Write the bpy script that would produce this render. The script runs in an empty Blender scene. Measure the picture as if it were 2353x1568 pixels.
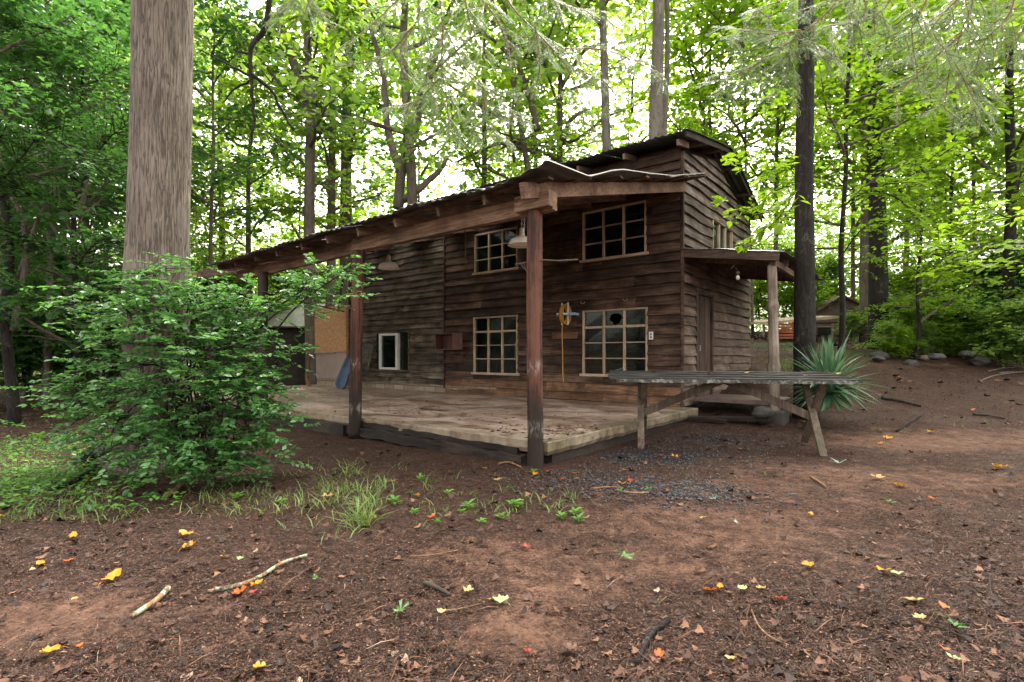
import bpy, math, random
import numpy as np
from mathutils import Vector, Matrix, noise as mnoise
random.seed(7); RNG = np.random.default_rng(11)
PI = math.pi
scene = bpy.context.scene
COL = scene.collection

# ------------------------------------------------------------------ camera
F, CX, HY, EYE = 1187.0, 1176.5, 818.0, 1.2          # pinhole of the 2353x1568 view: focal, centre, horizon, eye height
cam = bpy.data.cameras.new('camera'); cam.sensor_width = 36; cam.lens = F/2353*36
cam.shift_y = (HY-784)/2353; cam.clip_start = .05; cam.clip_end = 600
co = bpy.data.objects.new('camera', cam); COL.objects.link(co)
co.location = (0, 0, EYE); co.rotation_euler = (PI/2, 0, 0); scene.camera = co

# ------------------------------------------------------------------ noise helpers
def hash2(ix, iy, s=0):
    n = (ix*374761393 + iy*668265263 + s*974634777) & 0x7fffffff
    n = ((n ^ (n >> 13))*1274126177) & 0x7fffffff
    return ((n ^ (n >> 16)) & 0xffff)/65535.0
def vnoise(x, y, s=0):
    x = np.asarray(x, float); y = np.asarray(y, float)
    ix = np.floor(x).astype(np.int64); iy = np.floor(y).astype(np.int64)
    fx = x-ix; fy = y-iy; fx = fx*fx*(3-2*fx); fy = fy*fy*(3-2*fy)
    a = hash2(ix, iy, s); b = hash2(ix+1, iy, s); c = hash2(ix, iy+1, s); d = hash2(ix+1, iy+1, s)
    return (a*(1-fx)+b*fx)*(1-fy)+(c*(1-fx)+d*fx)*fy
def fbm(x, y, o=4, s=0):
    t = 0; a = .5
    for k in range(o):
        t = t+a*vnoise(np.asarray(x)*2**k, np.asarray(y)*2**k, s+k*17); a *= .5
    return t
def sstep(a, b, x):
    t = np.clip((np.asarray(x, float)-a)/(b-a), 0, 1); return t*t*(3-2*t)

# ------------------------------------------------------------------ terrain height
def gz0(x, y):
    x = np.asarray(x, float); y = np.asarray(y, float)
    t = np.clip(y-7, 0, None)
    near = .06*np.clip(t, 0, 7)**1.55
    far = np.clip(t-7, 0, 12)*.10
    r = (near+far)*sstep(.5, 5.5, x-.12*t)
    r = r - .10*sstep(-3, -8, x)*sstep(6, 14, y)
    return r
def gz(x, y):
    return gz0(x, y) + (fbm(np.asarray(x)*.7, np.asarray(y)*.7, 3, 5)-.45)*.07
def G(px, py):
    """ground point under a pixel of the view"""
    dx = (px-CX)/F; dz = (HY-py)/F
    Y = 1.0
    while Y < 60:
        if EYE+dz*Y <= gz(dx*Y, Y): break
        Y += .02
    return Vector((dx*Y, Y, float(gz(dx*Y, Y))))
def P(px, py, Y):
    return Vector(((px-CX)/F*Y, Y, EYE+(HY-py)/F*Y))

# ------------------------------------------------------------------ object helpers
def tag(o, label=None, cat=None, group=None, kind=None):
    if label: o['label'] = label
    if cat: o['category'] = cat
    if group: o['group'] = group
    if kind: o['kind'] = kind
    return o
def empty(name, loc=(0, 0, 0), rz=0, **k):
    o = bpy.data.objects.new(name, None); COL.objects.link(o); o.location = loc; o.rotation_euler = (0, 0, rz)
    o.empty_display_size = .2
    return tag(o, **k)
def link(name, me, mats, parent=None, smooth=False):
    o = bpy.data.objects.new(name, me); COL.objects.link(o)
    if not isinstance(mats, (list, tuple)): mats = [mats]
    if len(me.materials) == 0:
        for m in mats: me.materials.append(m)
    if smooth: me.polygons.foreach_set('use_smooth', [True]*len(me.polygons))
    if parent: o.parent = parent
    return o
def np_mesh(name, V, Fq, mi=None):
    V = np.asarray(V, np.float32).reshape(-1, 3); Fq = np.asarray(Fq, np.int32)
    me = bpy.data.meshes.new(name); k = Fq.shape[1]
    me.vertices.add(len(V)); me.vertices.foreach_set('co', V.ravel())
    me.loops.add(Fq.size); me.loops.foreach_set('vertex_index', Fq.ravel())
    me.polygons.add(len(Fq)); me.polygons.foreach_set('loop_start', np.arange(0, Fq.size, k, dtype=np.int32))
    try: me.polygons.foreach_set('loop_total', np.full(len(Fq), k, np.int32))
    except Exception: pass
    if mi is not None: me.polygons.foreach_set('material_index', np.asarray(mi, np.int32))
    me.update(calc_edges=True)
    return me
class MB:
    def __init__(s): s.v = []; s.f = []; s.m = []
    def quad(s, pts, m=0):
        n = len(s.v); s.v += [tuple(p) for p in pts]; s.f.append(tuple(range(n, n+len(pts)))); s.m.append(m)
    def box(s, x0, x1, y0, y1, z0, z1, m=0, M=None):
        c = [Vector((x, y, z)) for x in (x0, x1) for y in (y0, y1) for z in (z0, z1)]
        if M is not None: c = [M @ p for p in c]
        n = len(s.v); s.v += [tuple(p) for p in c]
        for q in ((0, 1, 3, 2), (4, 6, 7, 5), (0, 4, 5, 1), (2, 3, 7, 6), (0, 2, 6, 4), (1, 5, 7, 3)):
            s.f.append(tuple(n+i for i in q)); s.m.append(m)
    def bar(s, p0, p1, w, h, m=0, up=Vector((0, 0, 1)), seg=1, wob=0, sd=0):
        p0 = Vector(p0); p1 = Vector(p1); d = (p1-p0); L = d.length; d.normalize()
        sx = d.cross(up)
        if sx.length < 1e-4: sx = d.cross(Vector((0, 1, 0)))
        sx.normalize(); sz = sx.cross(d).normalized()
        rnd = random.Random(sd)
        n = len(s.v)
        for i in range(seg+1):
            c = p0+d*L*i/seg+sx*rnd.uniform(-wob, wob)+sz*rnd.uniform(-wob, wob)
            for a, b in ((-1, -1), (1, -1), (1, 1), (-1, 1)):
                s.v.append(tuple(c+sx*(a*w/2+rnd.uniform(-wob, wob)*.4)+sz*(b*h/2+rnd.uniform(-wob, wob)*.4)))
        for i in range(seg):
            for j in range(4):
                a = n+i*4+j; b = n+i*4+(j+1) % 4
                s.f.append((a, b, b+4, a+4)); s.m.append(m)
        s.f.append((n+3, n+2, n+1, n)); s.m.append(m)
        e = n+seg*4; s.f.append((e, e+1, e+2, e+3)); s.m.append(m)
    def tube(s, pts, rad, n=8, m=0, cap=True, rough=0, sd=0, freq=3):
        pts = [Vector(p) for p in pts]
        if not hasattr(rad, '__len__'): rad = [rad]*len(pts)
        b = len(s.v); prev = None
        for i, p in enumerate(pts):
            t = (pts[min(i+1, len(pts)-1)]-pts[max(i-1, 0)]).normalized()
            if prev is None:
                a = Vector((1, 0, 0)) if abs(t.x) < .8 else Vector((0, 1, 0))
                prev = (a-t*a.dot(t)).normalized()
            prev = (prev-t*prev.dot(t)).normalized(); q = t.cross(prev)
            for k in range(n):
                an = 2*PI*k/n; r = rad[i]
                if rough: r *= 1+rough*(mnoise.noise(Vector((math.cos(an)*freq+sd, math.sin(an)*freq, p.z*1.1+p.x*.5)))*1.2)
                s.v.append(tuple(p+prev*math.cos(an)*r+q*math.sin(an)*r))
        for i in range(len(pts)-1):
            for k in range(n):
                a = b+i*n+k; c = b+i*n+(k+1) % n
                s.f.append((a, c, c+n, a+n)); s.m.append(m)
        if cap:
            s.f.append(tuple(b+n-1-k for k in range(n))); s.m.append(m)
            e = b+(len(pts)-1)*n; s.f.append(tuple(e+k for k in range(n))); s.m.append(m)
    def lathe(s, prof, n=24, c=(0, 0, 0), m=0):
        b = len(s.v); c = Vector(c)
        for r, z in prof:
            for k in range(n): s.v.append((c.x+r*math.cos(2*PI*k/n), c.y+r*math.sin(2*PI*k/n), c.z+z))
        for i in range(len(prof)-1):
            for k in range(n):
                a = b+i*n+k; d = b+i*n+(k+1) % n; s.f.append((a, d, d+n, a+n)); s.m.append(m)
    def build(s, name, mats, parent=None, smooth=False, bevel=0, solid=0):
        me = bpy.data.meshes.new(name); me.from_pydata(s.v, [], s.f); me.update()
        o = link(name, me, mats, parent, smooth)
        me.polygons.foreach_set('material_index', s.m)
        if solid:
            md = o.modifiers.new('t', 'SOLIDIFY'); md.thickness = solid; md.offset = 0
        if bevel:
            md = o.modifiers.new('b', 'BEVEL'); md.width = bevel; md.segments = 2; md.limit_method = 'ANGLE'
        return o
def curve_pts(pts, k=4):
    """Catmull-Rom through points"""
    P_ = [Vector(p) for p in pts]; Q = [P_[0]*2-P_[1]]+P_+[P_[-1]*2-P_[-2]]; out = []
    for i in range(1, len(Q)-2):
        for j in range(k):
            t = j/k; a, b, c, d = Q[i-1:i+3]
            out.append(.5*((2*b)+(c-a)*t+(2*a-5*b+4*c-d)*t*t+(3*b-a-3*c+d)*t**3))
    return out+[P_[-1]]

# ------------------------------------------------------------------ materials
class NT:
    def __init__(s, name, rough=.8, spec=.5):
        s.mat = bpy.data.materials.new(name); s.mat.use_nodes = True; s.t = s.mat.node_tree; s.n = s.t.nodes; s.l = s.t.links
        s.b = s.n['Principled BSDF']; s.out = s.n['Material Output']
        s.b.inputs['Roughness'].default_value = rough; s.b.inputs['Specular IOR Level'].default_value = spec
        s.geo = None
        tc = s.n.new('ShaderNodeTexCoord'); s.obj = tc.outputs['Object']; s.gen = tc.outputs['Generated']
    def con(s, a, b): s.l.new(a, b)
    def mapping(s, scale, src=None):
        m = s.n.new('ShaderNodeMapping'); m.inputs['Scale'].default_value = scale; s.con(src or s.obj, m.inputs[0]); return m.outputs[0]
    def noise(s, scale, detail=6, rough=.6, vec=None, dist=0):
        n = s.n.new('ShaderNodeTexNoise'); n.inputs['Scale'].default_value = scale; n.inputs['Detail'].default_value = detail
        n.inputs['Roughness'].default_value = rough; n.inputs['Distortion'].default_value = dist
        s.con(vec or s.obj, n.inputs['Vector']); return n.outputs['Fac']
    def voro(s, scale, vec=None, feat='F1', out='Distance'):
        n = s.n.new('ShaderNodeTexVoronoi'); n.feature = feat; n.inputs['Scale'].default_value = scale; s.con(vec or s.obj, n.inputs['Vector']); return n.outputs[out]
    def ramp(s, fac, stops):
        r = s.n.new('ShaderNodeValToRGB'); e = r.color_ramp.elements
        while len(e) < len(stops): e.new(.5)
        for k, (p, c) in enumerate(stops):
            e[k].position = p; e[k].color = (c, c, c, 1) if not hasattr(c, '__len__') else (*c, 1)
        s.con(fac, r.inputs[0]); return r.outputs[0]
    def mix(s, f, a, b, mode='MIX'):
        m = s.n.new('ShaderNodeMix'); m.data_type = 'RGBA'; m.blend_type = mode
        for v, i in ((f, 0), (a, 6), (b, 7)):
            if hasattr(v, 'is_linked') or hasattr(v, 'links'): s.con(v, m.inputs[i])
            elif hasattr(v, '__len__'): m.inputs[i].default_value = (*v, 1)
            else: m.inputs[i].default_value = v if i == 0 else (v, v, v, 1)
        return m.outputs[2]
    def math(s, op, a, b=0):
        m = s.n.new('ShaderNodeMath'); m.operation = op
        for v, i in ((a, 0), (b, 1)):
            if hasattr(v, 'links'): s.con(v, m.inputs[i])
            else: m.inputs[i].default_value = v
        return m.outputs[0]
    def island(s):
        if not s.geo: s.geo = s.n.new('ShaderNodeNewGeometry')
        return s.geo.outputs['Random Per Island']
    def objrand(s):
        return s.n.new('ShaderNodeObjectInfo').outputs['Random']
    def attr(s, name):
        a = s.n.new('ShaderNodeAttribute'); a.attribute_name = name; return a.outputs['Fac']
    def bump(s, h, strength=.5, dist=.02):
        b = s.n.new('ShaderNodeBump'); b.inputs['Strength'].default_value = strength; b.inputs['Distance'].default_value = dist
        s.con(h, b.inputs['Height']); s.con(b.outputs[0], s.b.inputs['Normal'])
    def col(s, c):
        if hasattr(c, 'links'): s.con(c, s.b.inputs['Base Color'])
        else: s.b.inputs['Base Color'].default_value = (*c, 1)
        return s
    def rough(s, r): s.con(r, s.b.inputs['Roughness'])

def plain(name, c, rough=.6, metal=0, var=.25, sc=8):
    t = NT(name, rough); n = t.noise(sc, 8, .65)
    d = tuple(x*(1-var) for x in c); e = tuple(min(1, x*(1+var)) for x in c)
    t.col(t.ramp(n, [(.3, d), (.7, e)])); t.b.inputs['Metallic'].default_value = metal
    t.bump(t.noise(sc*8, 4), .2, .004)
    return t.mat
def wood(name, dark, mid, light, axis='x', rough=.75, knots=True, grain=1.0, stain=None):
    t = NT(name, rough, .4)
    sc = {'x': (1.2, 22, 22), 'z': (22, 22, 1.2), 'y': (22, 1.2, 22)}[axis]
    isl = t.island()
    # shift the grain per board
    cmb = t.n.new('ShaderNodeCombineXYZ')
    k = t.math('MULTIPLY', isl, 37.0)
    for i in range(3): t.con(k, cmb.inputs[i])
    add = t.n.new('ShaderNodeVectorMath'); add.operation = 'ADD'; t.con(t.obj, add.inputs[0]); t.con(cmb.outputs[0], add.inputs[1])
    v = t.mapping(sc, add.outputs[0])
    g = t.noise(grain, 8, .7, v, .6)
    big = t.noise(1.7, 4, .6, add.outputs[0])
    a = t.math('ADD', t.math('MULTIPLY', g, .55), t.math('MULTIPLY', big, .45))
    base = t.ramp(a, [(.41, dark), (.5, mid), (.6, light)])
    fine = t.noise(3.2, 5, .7, v, .3)
    base = t.mix(t.ramp(fine, [(.36, .75), (.5, 0.)]), base, dark)
    base = t.mix(t.math('MULTIPLY', t.math('POWER', isl, 1.5), .6), base, dark)
    if stain:
        base = t.mix(t.ramp(t.noise(2.6, 6, .65), [(.5, 0.), (.68, 1.)]), base, stain)
    if knots:
        vk = t.voro(1.6, t.mapping({'x': (1, 3, 3), 'z': (3, 3, 1), 'y': (3, 1, 3)}[axis], add.outputs[0]))
        base = t.mix(t.ramp(vk, [(.03, .8), (.075, 0.)]), base, tuple(x*.35 for x in dark))
    t.col(base); t.bump(t.math('ADD', a, t.math('MULTIPLY', fine, .4)), .9, .016)
    t.rough(t.ramp(g, [(.3, rough-.12), (.7, min(1, rough+.15))]))
    return t.mat
M = {}
M['siding'] = wood('siding_brown', (.013, .006, .0038), (.082, .044, .026), (.2, .12, .074))
M['siding_left'] = wood('siding_olive_brown', (.018, .012, .007), (.125, .095, .065), (.26, .21, .155))
M['siding_warm'] = wood('siding_warm', (.07, .033, .015), (.21, .11, .055), (.34, .2, .115), stain=(.07, .035, .02))
M['siding_grey'] = wood('siding_weathered', (.035, .025, .018), (.14, .105, .08), (.32, .265, .22), axis='y')
M['siding_side'] = wood('siding_side', (.035, .022, .014), (.14, .092, .064), (.28, .2, .15), axis='y')
M['beam'] = wood('beam_wood', (.06, .03, .018), (.19, .105, .063), (.34, .21, .135), axis='x')
M['rafter'] = wood('rafter_wood', (.05, .03, .02), (.15, .09, .06), (.28, .18, .12), axis='y')
M['post'] = wood('post_redwood', (.03, .012, .008), (.095, .045, .03), (.17, .09, .062), axis='z', grain=.8)
M['post_pale'] = wood('post_pale', (.1, .075, .055), (.25, .2, .155), (.42, .36, .3), axis='z', grain=.7)
M['fascia'] = wood('fascia_wood', (.025, .015, .01), (.085, .052, .036), (.17, .11, .08))
M['trim'] = wood('trim_paint', (.27, .19, .125), (.5, .38, .27), (.66, .53, .4), knots=False, rough=.6)
M['trim_z'] = wood('trim_paint_upright', (.27, .19, .125), (.5, .38, .27), (.66, .53, .4), axis='z', knots=False, rough=.6)
M['door'] = wood('door_planks', (.025, .014, .009), (.085, .05, .033), (.16, .1, .07), axis='z')
M['table'] = wood('table_wet_wood', (.018, .016, .014), (.05, .044, .038), (.1, .092, .08), rough=.7, grain=1.2, stain=(.025, .035, .03))
M['table_leg'] = wood('table_leg_wood', (.05, .032, .022), (.13, .095, .066), (.21, .17, .12), axis='z', stain=(.07, .075, .045))
M['rot_shade'] = wood('rotten_shaded_timber', (.006, .004, .003), (.028, .018, .012), (.075, .05, .034), rough=.7)  # rotten wood; its darkness also serves as painted shade on the far porch posts
M['white'] = plain('white_paint', (.62, .62, .58), .45, var=.12)
te = NT('flaking_edge', .7); te.col(te.ramp(te.noise(9, 7, .8), [(.5, (.04, .036, .03)), (.58, (.2, .21, .18)), (.7, (.33, .34, .3))])); te.bump(te.noise(20), .5, .01); M['pale_edge'] = te.mat
M['osb'] = plain('osb_board', (.46, .25, .12), .8, var=.4, sc=18)
M['pink'] = plain('pink_board', (.34, .255, .225), .7, var=.12, sc=4)
M['cabinet'] = plain('cabinet_red', (.11, .045, .034), .5, var=.3)
M['blue'] = plain('blue_plastic', (.08, .12, .19), .4, var=.3, sc=4)
M['reel'] = plain('reel_blue', (.25, .42, .62), .35, var=.1)
M['reel_w'] = plain('reel_white', (.7, .74, .78), .35, var=.1)
M['hose'] = plain('hose_yellow', (.62, .3, .035), .4, var=.15)
M['enamel'] = plain('lamp_enamel', (.55, .46, .38), .35, var=.15)
M['enamel_in'] = plain('lamp_inner', (.8, .78, .72), .4, var=.05)
M['rust'] = plain('rusty_iron', (.09, .06, .045), .7, .3, var=.4, sc=30)
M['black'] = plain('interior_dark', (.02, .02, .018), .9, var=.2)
M['orange'] = plain('orange_lumber', (.33, .085, .03), .6, var=.35, sc=3)
M['rock'] = plain('field_rock', (.04, .036, .033), .75, var=.5, sc=5)
M['rock_pink'] = plain('pinkish_rock', (.13, .09, .075), .8, var=.4, sc=5)
M['shed_wall'] = plain('shed_boards', (.17, .115, .1), .8, var=.2, sc=3)
M['grate'] = plain('steel_grate', (.16, .11, .1), .5, .4, var=.3)

def metal_roof(name, ax):
    t = NT(name, .42, .5)
    n = t.noise(1.3, 6, .65); st = t.noise(1.5, 5, .7, t.mapping((9, .7, 4) if ax == 'y' else (.7, 9, 4)))
    c = t.ramp(t.math('ADD', t.math('MULTIPLY', n, .5), t.math('MULTIPLY', st, .5)), [(.35, (.045, .04, .035)), (.52, (.12, .115, .11)), (.7, (.24, .23, .215))])
    c = t.mix(t.ramp(t.noise(3.2, 7, .7), [(.52, 0.), (.7, .8)]), c, (.075, .045, .03))
    t.col(c); t.b.inputs['Metallic'].default_value = .45; t.bump(st, .25, .01); return t.mat
M['tin'] = metal_roof('tin_roof', 'y')
M['lip'] = plain('bright_tin', (.5, .5, .47), .4, .5, var=.2)

def bark(name, dark, mid, light, sx=9, sz=1.3, bumpd=.05, lichen=None, rough=.9):
    t = NT(name, rough, .25)
    v = t.mapping((sx, sx, sz))
    r = t.noise(1.0, 9, .62, v, .5)
    fu = t.math('ABSOLUTE', t.math('SUBTRACT', t.noise(1.0, 7, .55, t.mapping((sx*1.5, sx*1.5, sz*1.1)), .5), .5))     # furrows where the field crosses its middle
    fl = t.ramp(fu, [(0., .35), (.03, .85), (.08, 1.)])
    fine = t.noise(1.0, 6, .7, t.mapping((sx*4, sx*4, sz*7)))
    big = t.noise(1.1, 4, .6)
    h = t.math('ADD', t.math('MULTIPLY', fl, .5), t.math('ADD', t.math('MULTIPLY', r, .25), t.math('MULTIPLY', fine, .25)))
    a_ = t.math('ADD', t.math('MULTIPLY', r, .15), t.math('ADD', t.math('MULTIPLY', big, .5), t.math('MULTIPLY', fine, .35)))
    c = t.ramp(a_, [(.36, tuple((x+y)/2 for x, y in zip(dark, mid))), (.5, mid), (.66, light)])
    c = t.mix(t.math('SUBTRACT', 1.0, fl), c, dark)
    if lichen: c = t.mix(t.ramp(t.noise(5, 7, .75), [(.56, 0.), (.7, .75)]), c, lichen)
    t.col(c); t.bump(h, 1., bumpd); return t.mat
M['bark_big'] = bark('bark_tulip_poplar', (.07, .052, .042), (.165, .135, .108), (.28, .235, .192), 22, 1.9, .03)
M['bark_dark'] = bark('bark_dark_wet', (.006, .005, .0045), (.022, .018, .015), (.055, .047, .04), 16, 2.4, .03, (.12, .14, .1))
M['bark_grey'] = bark('bark_grey', (.07, .06, .05), (.17, .15, .125), (.28, .25, .21), 6, 1.2, .02)
M['bark_far'] = bark('bark_far', (.05, .042, .032), (.13, .105, .083), (.23, .19, .15), 6, 1.2, .02)
M['twig'] = bark('twig_bark', (.01, .008, .006), (.028, .021, .015), (.055, .042, .03), 12, 12, .003)
M['stem_orange'] = plain('hemlock_twig', (.2, .08, .035), .7, var=.3)
tl = NT('lichen_twig', .85); nn = tl.noise(22, 6, .7); cc = tl.ramp(tl.noise(9, 5, .7), [(.4, (.05, .028, .018)), (.5, (.14, .08, .045)), (.6, (.3, .13, .04))]); tl.col(tl.mix(tl.ramp(nn, [(.49, 0.), (.56, 1.)]), cc, (.25, .3, .2))); tl.bump(nn, .6, .006); M['lichen_thick'] = tl.mat
M['lichen_stick'] = bark('lichen_branch', (.09, .04, .02), (.22, .13, .07), (.3, .2, .12), 12, 12, .006, (.4, .46, .36))

def leafmat(name, c0, c1, c2, trans=.45, rough=.45, spec=.35, tgain=(1.45, 1.45, .8)):
    t = NT(name, rough, spec)
    f = t.math('ADD', t.math('MULTIPLY', t.island(), .65), t.math('MULTIPLY', t.objrand(), .35))
    c = t.ramp(f, [(.1, c0), (.5, c1), (.9, c2)])
    t.col(c)
    tr = t.n.new('ShaderNodeBsdfTranslucent'); mx = t.n.new('ShaderNodeMixShader'); mx.inputs[0].default_value = trans
    t.con(t.mix(1.0, c, tgain, 'MULTIPLY'), tr.inputs[0]); t.con(t.b.outputs[0], mx.inputs[1]); t.con(tr.outputs[0], mx.inputs[2])
    t.con(mx.outputs[0], t.out.inputs[0]); return t.mat
M['leaf_deep'] = leafmat('leaves_deep_green', (.03, .085, .028), (.05, .13, .035), (.08, .18, .05), .5)
M['leaf_mid'] = leafmat('leaves_mid_green', (.11, .19, .055), (.17, .27, .075), (.24, .34, .1), .65)
M['leaf_bright'] = leafmat('leaves_yellow_green', (.1, .19, .015), (.16, .28, .02), (.24, .35, .035), .6)
M['leaf_shrub'] = leafmat('leaves_shrub', (.03, .1, .025), (.07, .19, .05), (.15, .3, .1), .4, .38, .5)
M['leaf_weed'] = leafmat('leaves_weed', (.05, .16, .015), (.09, .23, .03), (.14, .3, .05), .4)
M['grass'] = leafmat('grass_blades', (.06, .11, .025), (.12, .2, .05), (.24, .3, .11), .4, .55)
M['needle'] = leafmat('hemlock_needles', (.13, .23, .08), (.2, .32, .12), (.33, .42, .22), .5, .5, .3, (1.1, 1.1, .9))
M['yucca'] = leafmat('yucca_blades', (.06, .14, .075), (.12, .22, .13), (.25, .33, .2), .25, .4)
M['yucca_dry'] = leafmat('yucca_dry', (.15, .1, .06), (.25, .18, .11), (.3, .24, .16), .3)
def litter_mat():
    t = NT('leaf_litter', .62, .22)
    c = t.ramp(t.island(), [(0., (.01, .006, .005)), (.4, (.034, .0175, .012)), (.72, (.07, .034, .022)), (.9, (.12, .058, .034)), (.985, (.2, .105, .06)), (1., (.28, .21, .15))])
    t.col(c); return t.mat
M['litter'] = litter_mat()
def gravel_mat():
    t = NT('gravel', .6, .4); t.col(t.ramp(t.island(), [(0., (.015, .016, .02)), (.5, (.042, .045, .052)), (1., (.11, .11, .115))])); return t.mat
M['gravel'] = gravel_mat()
def flat_leaf(name, a, b, c=None):
    t = NT(name, .5, .4); n = t.noise(28, 5, .7)
    t.col(t.ramp(n, [(.42, a), (.6, b)]+([(.75, c)] if c else [])))
    tr = t.n.new('ShaderNodeBsdfTranslucent'); mx = t.n.new('ShaderNodeMixShader'); mx.inputs[0].default_value = .25
    tr.inputs[0].default_value = (*a, 1); t.con(t.b.outputs[0], mx.inputs[1]); t.con(tr.outputs[0], mx.inputs[2]); t.con(mx.outputs[0], t.out.inputs[0]); return t.mat
LM = {'yellow': flat_leaf('fallen_yellow', (.5, .25, .01), (.45, .19, .01), (.35, .1, .01)),
      'orange': flat_leaf('fallen_orange', (.5, .12, .01), (.33, .04, .008), (.45, .2, .01)),
      'red': flat_leaf('fallen_red', (.3, .03, .012), (.14, .015, .008)),
      'green': flat_leaf('fallen_green', (.05, .15, .03), (.1, .24, .05)),
      'pale': flat_leaf('fallen_pale', (.28, .38, .15), (.33, .4, .2)),
      'cream': flat_leaf('fallen_cream', (.45, .33, .13), (.42, .25, .08)),
      'brown': flat_leaf('fallen_brown', (.12, .06, .035), (.07, .035, .022)),
      'grey': flat_leaf('fallen_grey', (.3, .36, .3), (.22, .27, .22))}
def glassmat():
    t = NT('window_glass', .05); n = t.n
    gl = n.new('ShaderNodeBsdfGlossy'); gl.inputs['Roughness'].default_value = .06; gl.inputs['Color'].default_value = (.6, .7, .62, 1)
    tr = n.new('ShaderNodeBsdfTransparent'); tr.inputs[0].default_value = (.5, .58, .5, 1)
    df = n.new('ShaderNodeBsdfDiffuse'); df.inputs[0].default_value = (.1, .13, .1, 1)
    fr = n.new('ShaderNodeFresnel'); fr.inputs[0].default_value = 1.45
    m1 = n.new('ShaderNodeMixShader'); t.con(t.math('MINIMUM', t.math('MULTIPLY', fr.outputs[0], 1.3), 1), m1.inputs[0]); t.con(tr.outputs[0], m1.inputs[1]); t.con(gl.outputs[0], m1.inputs[2])
    m2 = n.new('ShaderNodeMixShader'); t.con(t.ramp(t.noise(2.2, 7, .75), [(.48, .015), (.75, .16)]), m2.inputs[0]); t.con(m1.outputs[0], m2.inputs[1]); t.con(df.outputs[0], m2.inputs[2])
    bp = n.new('ShaderNodeBump'); bp.inputs['Strength'].default_value = .15; bp.inputs['Distance'].default_value = .02; t.con(t.noise(3), bp.inputs['Height']); t.con(bp.outputs[0], gl.inputs['Normal'])
    t.con(m2.outputs[0], t.out.inputs[0]); return t.mat
M['glass'] = glassmat()
def concrete():
    t = NT('porch_concrete', .5, .5)
    n1 = t.noise(.8, 7, .62); n2 = t.noise(7, 8, .7)
    st = t.noise(.9, 8, .66, t.mapping((1., 1.7, 1)), 1.1)
    c = t.ramp(t.math('ADD', t.math('MULTIPLY', st, .65), t.math('MULTIPLY', n2, .35)), [(.38, (.07, .04, .027)), (.46, (.22, .145, .1)), (.55, (.39, .29, .225)), (.68, (.54, .46, .4))])
    sx = t.n.new('ShaderNodeSeparateXYZ'); t.con(t.obj, sx.inputs[0])
    edge = t.math('ADD', t.math('MULTIPLY', sx.outputs[1], -1.0), t.math('MULTIPLY', n1, 1.3))       # moss grows along the open edge
    moss = t.ramp(t.math('SUBTRACT', edge, 4.72), [(.15, 0.), (1., .85)])
    ex = t.ramp(t.math('ADD', sx.outputs[0], t.math('MULTIPLY', n1, 1.2)), [(.6, 0.), (1.1, .7)])
    c = t.mix(t.math('MAXIMUM', moss, ex), c, t.ramp(n2, [(.35, (.06, .058, .028)), (.65, (.19, .175, .1))]))
    sp = t.voro(5.5); c = t.mix(t.ramp(t.math('ADD', sp, t.math('MULTIPLY', n2, .25)), [(.17, .85), (.23, 0.)]), c, (.045, .026, .018))
    t.col(c); t.rough(t.ramp(st, [(.35, .35), (.65, .7)])); t.bump(t.math('ADD', n2, t.noise(40, 4)), .35, .008); return t.mat
M['concrete'] = concrete()
def brickmat():
    t = NT('foundation_brick', .85, .2)
    b = t.n.new('ShaderNodeTexBrick'); b.inputs['Scale'].default_value = 1; b.inputs['Brick Width'].default_value = .42; b.inputs['Row Height'].default_value = .2; b.inputs['Mortar Size'].default_value = .012
    b.inputs['Color1'].default_value = (.4, .33, .25, 1); b.inputs['Color2'].default_value = (.3, .2, .14, 1); b.inputs['Mortar'].default_value = (.12, .1, .08, 1)
    v = t.n.new('ShaderNodeMapping'); v.inputs['Rotation'].default_value = (PI/2, 0, 0); t.con(t.obj, v.inputs[0]); t.con(v.outputs[0], b.inputs[0])
    t.col(t.mix(t.ramp(t.noise(6, 6), [(.45, 0.), (.65, .6)]), b.outputs[0], (.2, .2, .14))); t.bump(t.noise(30), .4, .01); return t.mat
M['brick'] = brickmat()
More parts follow.
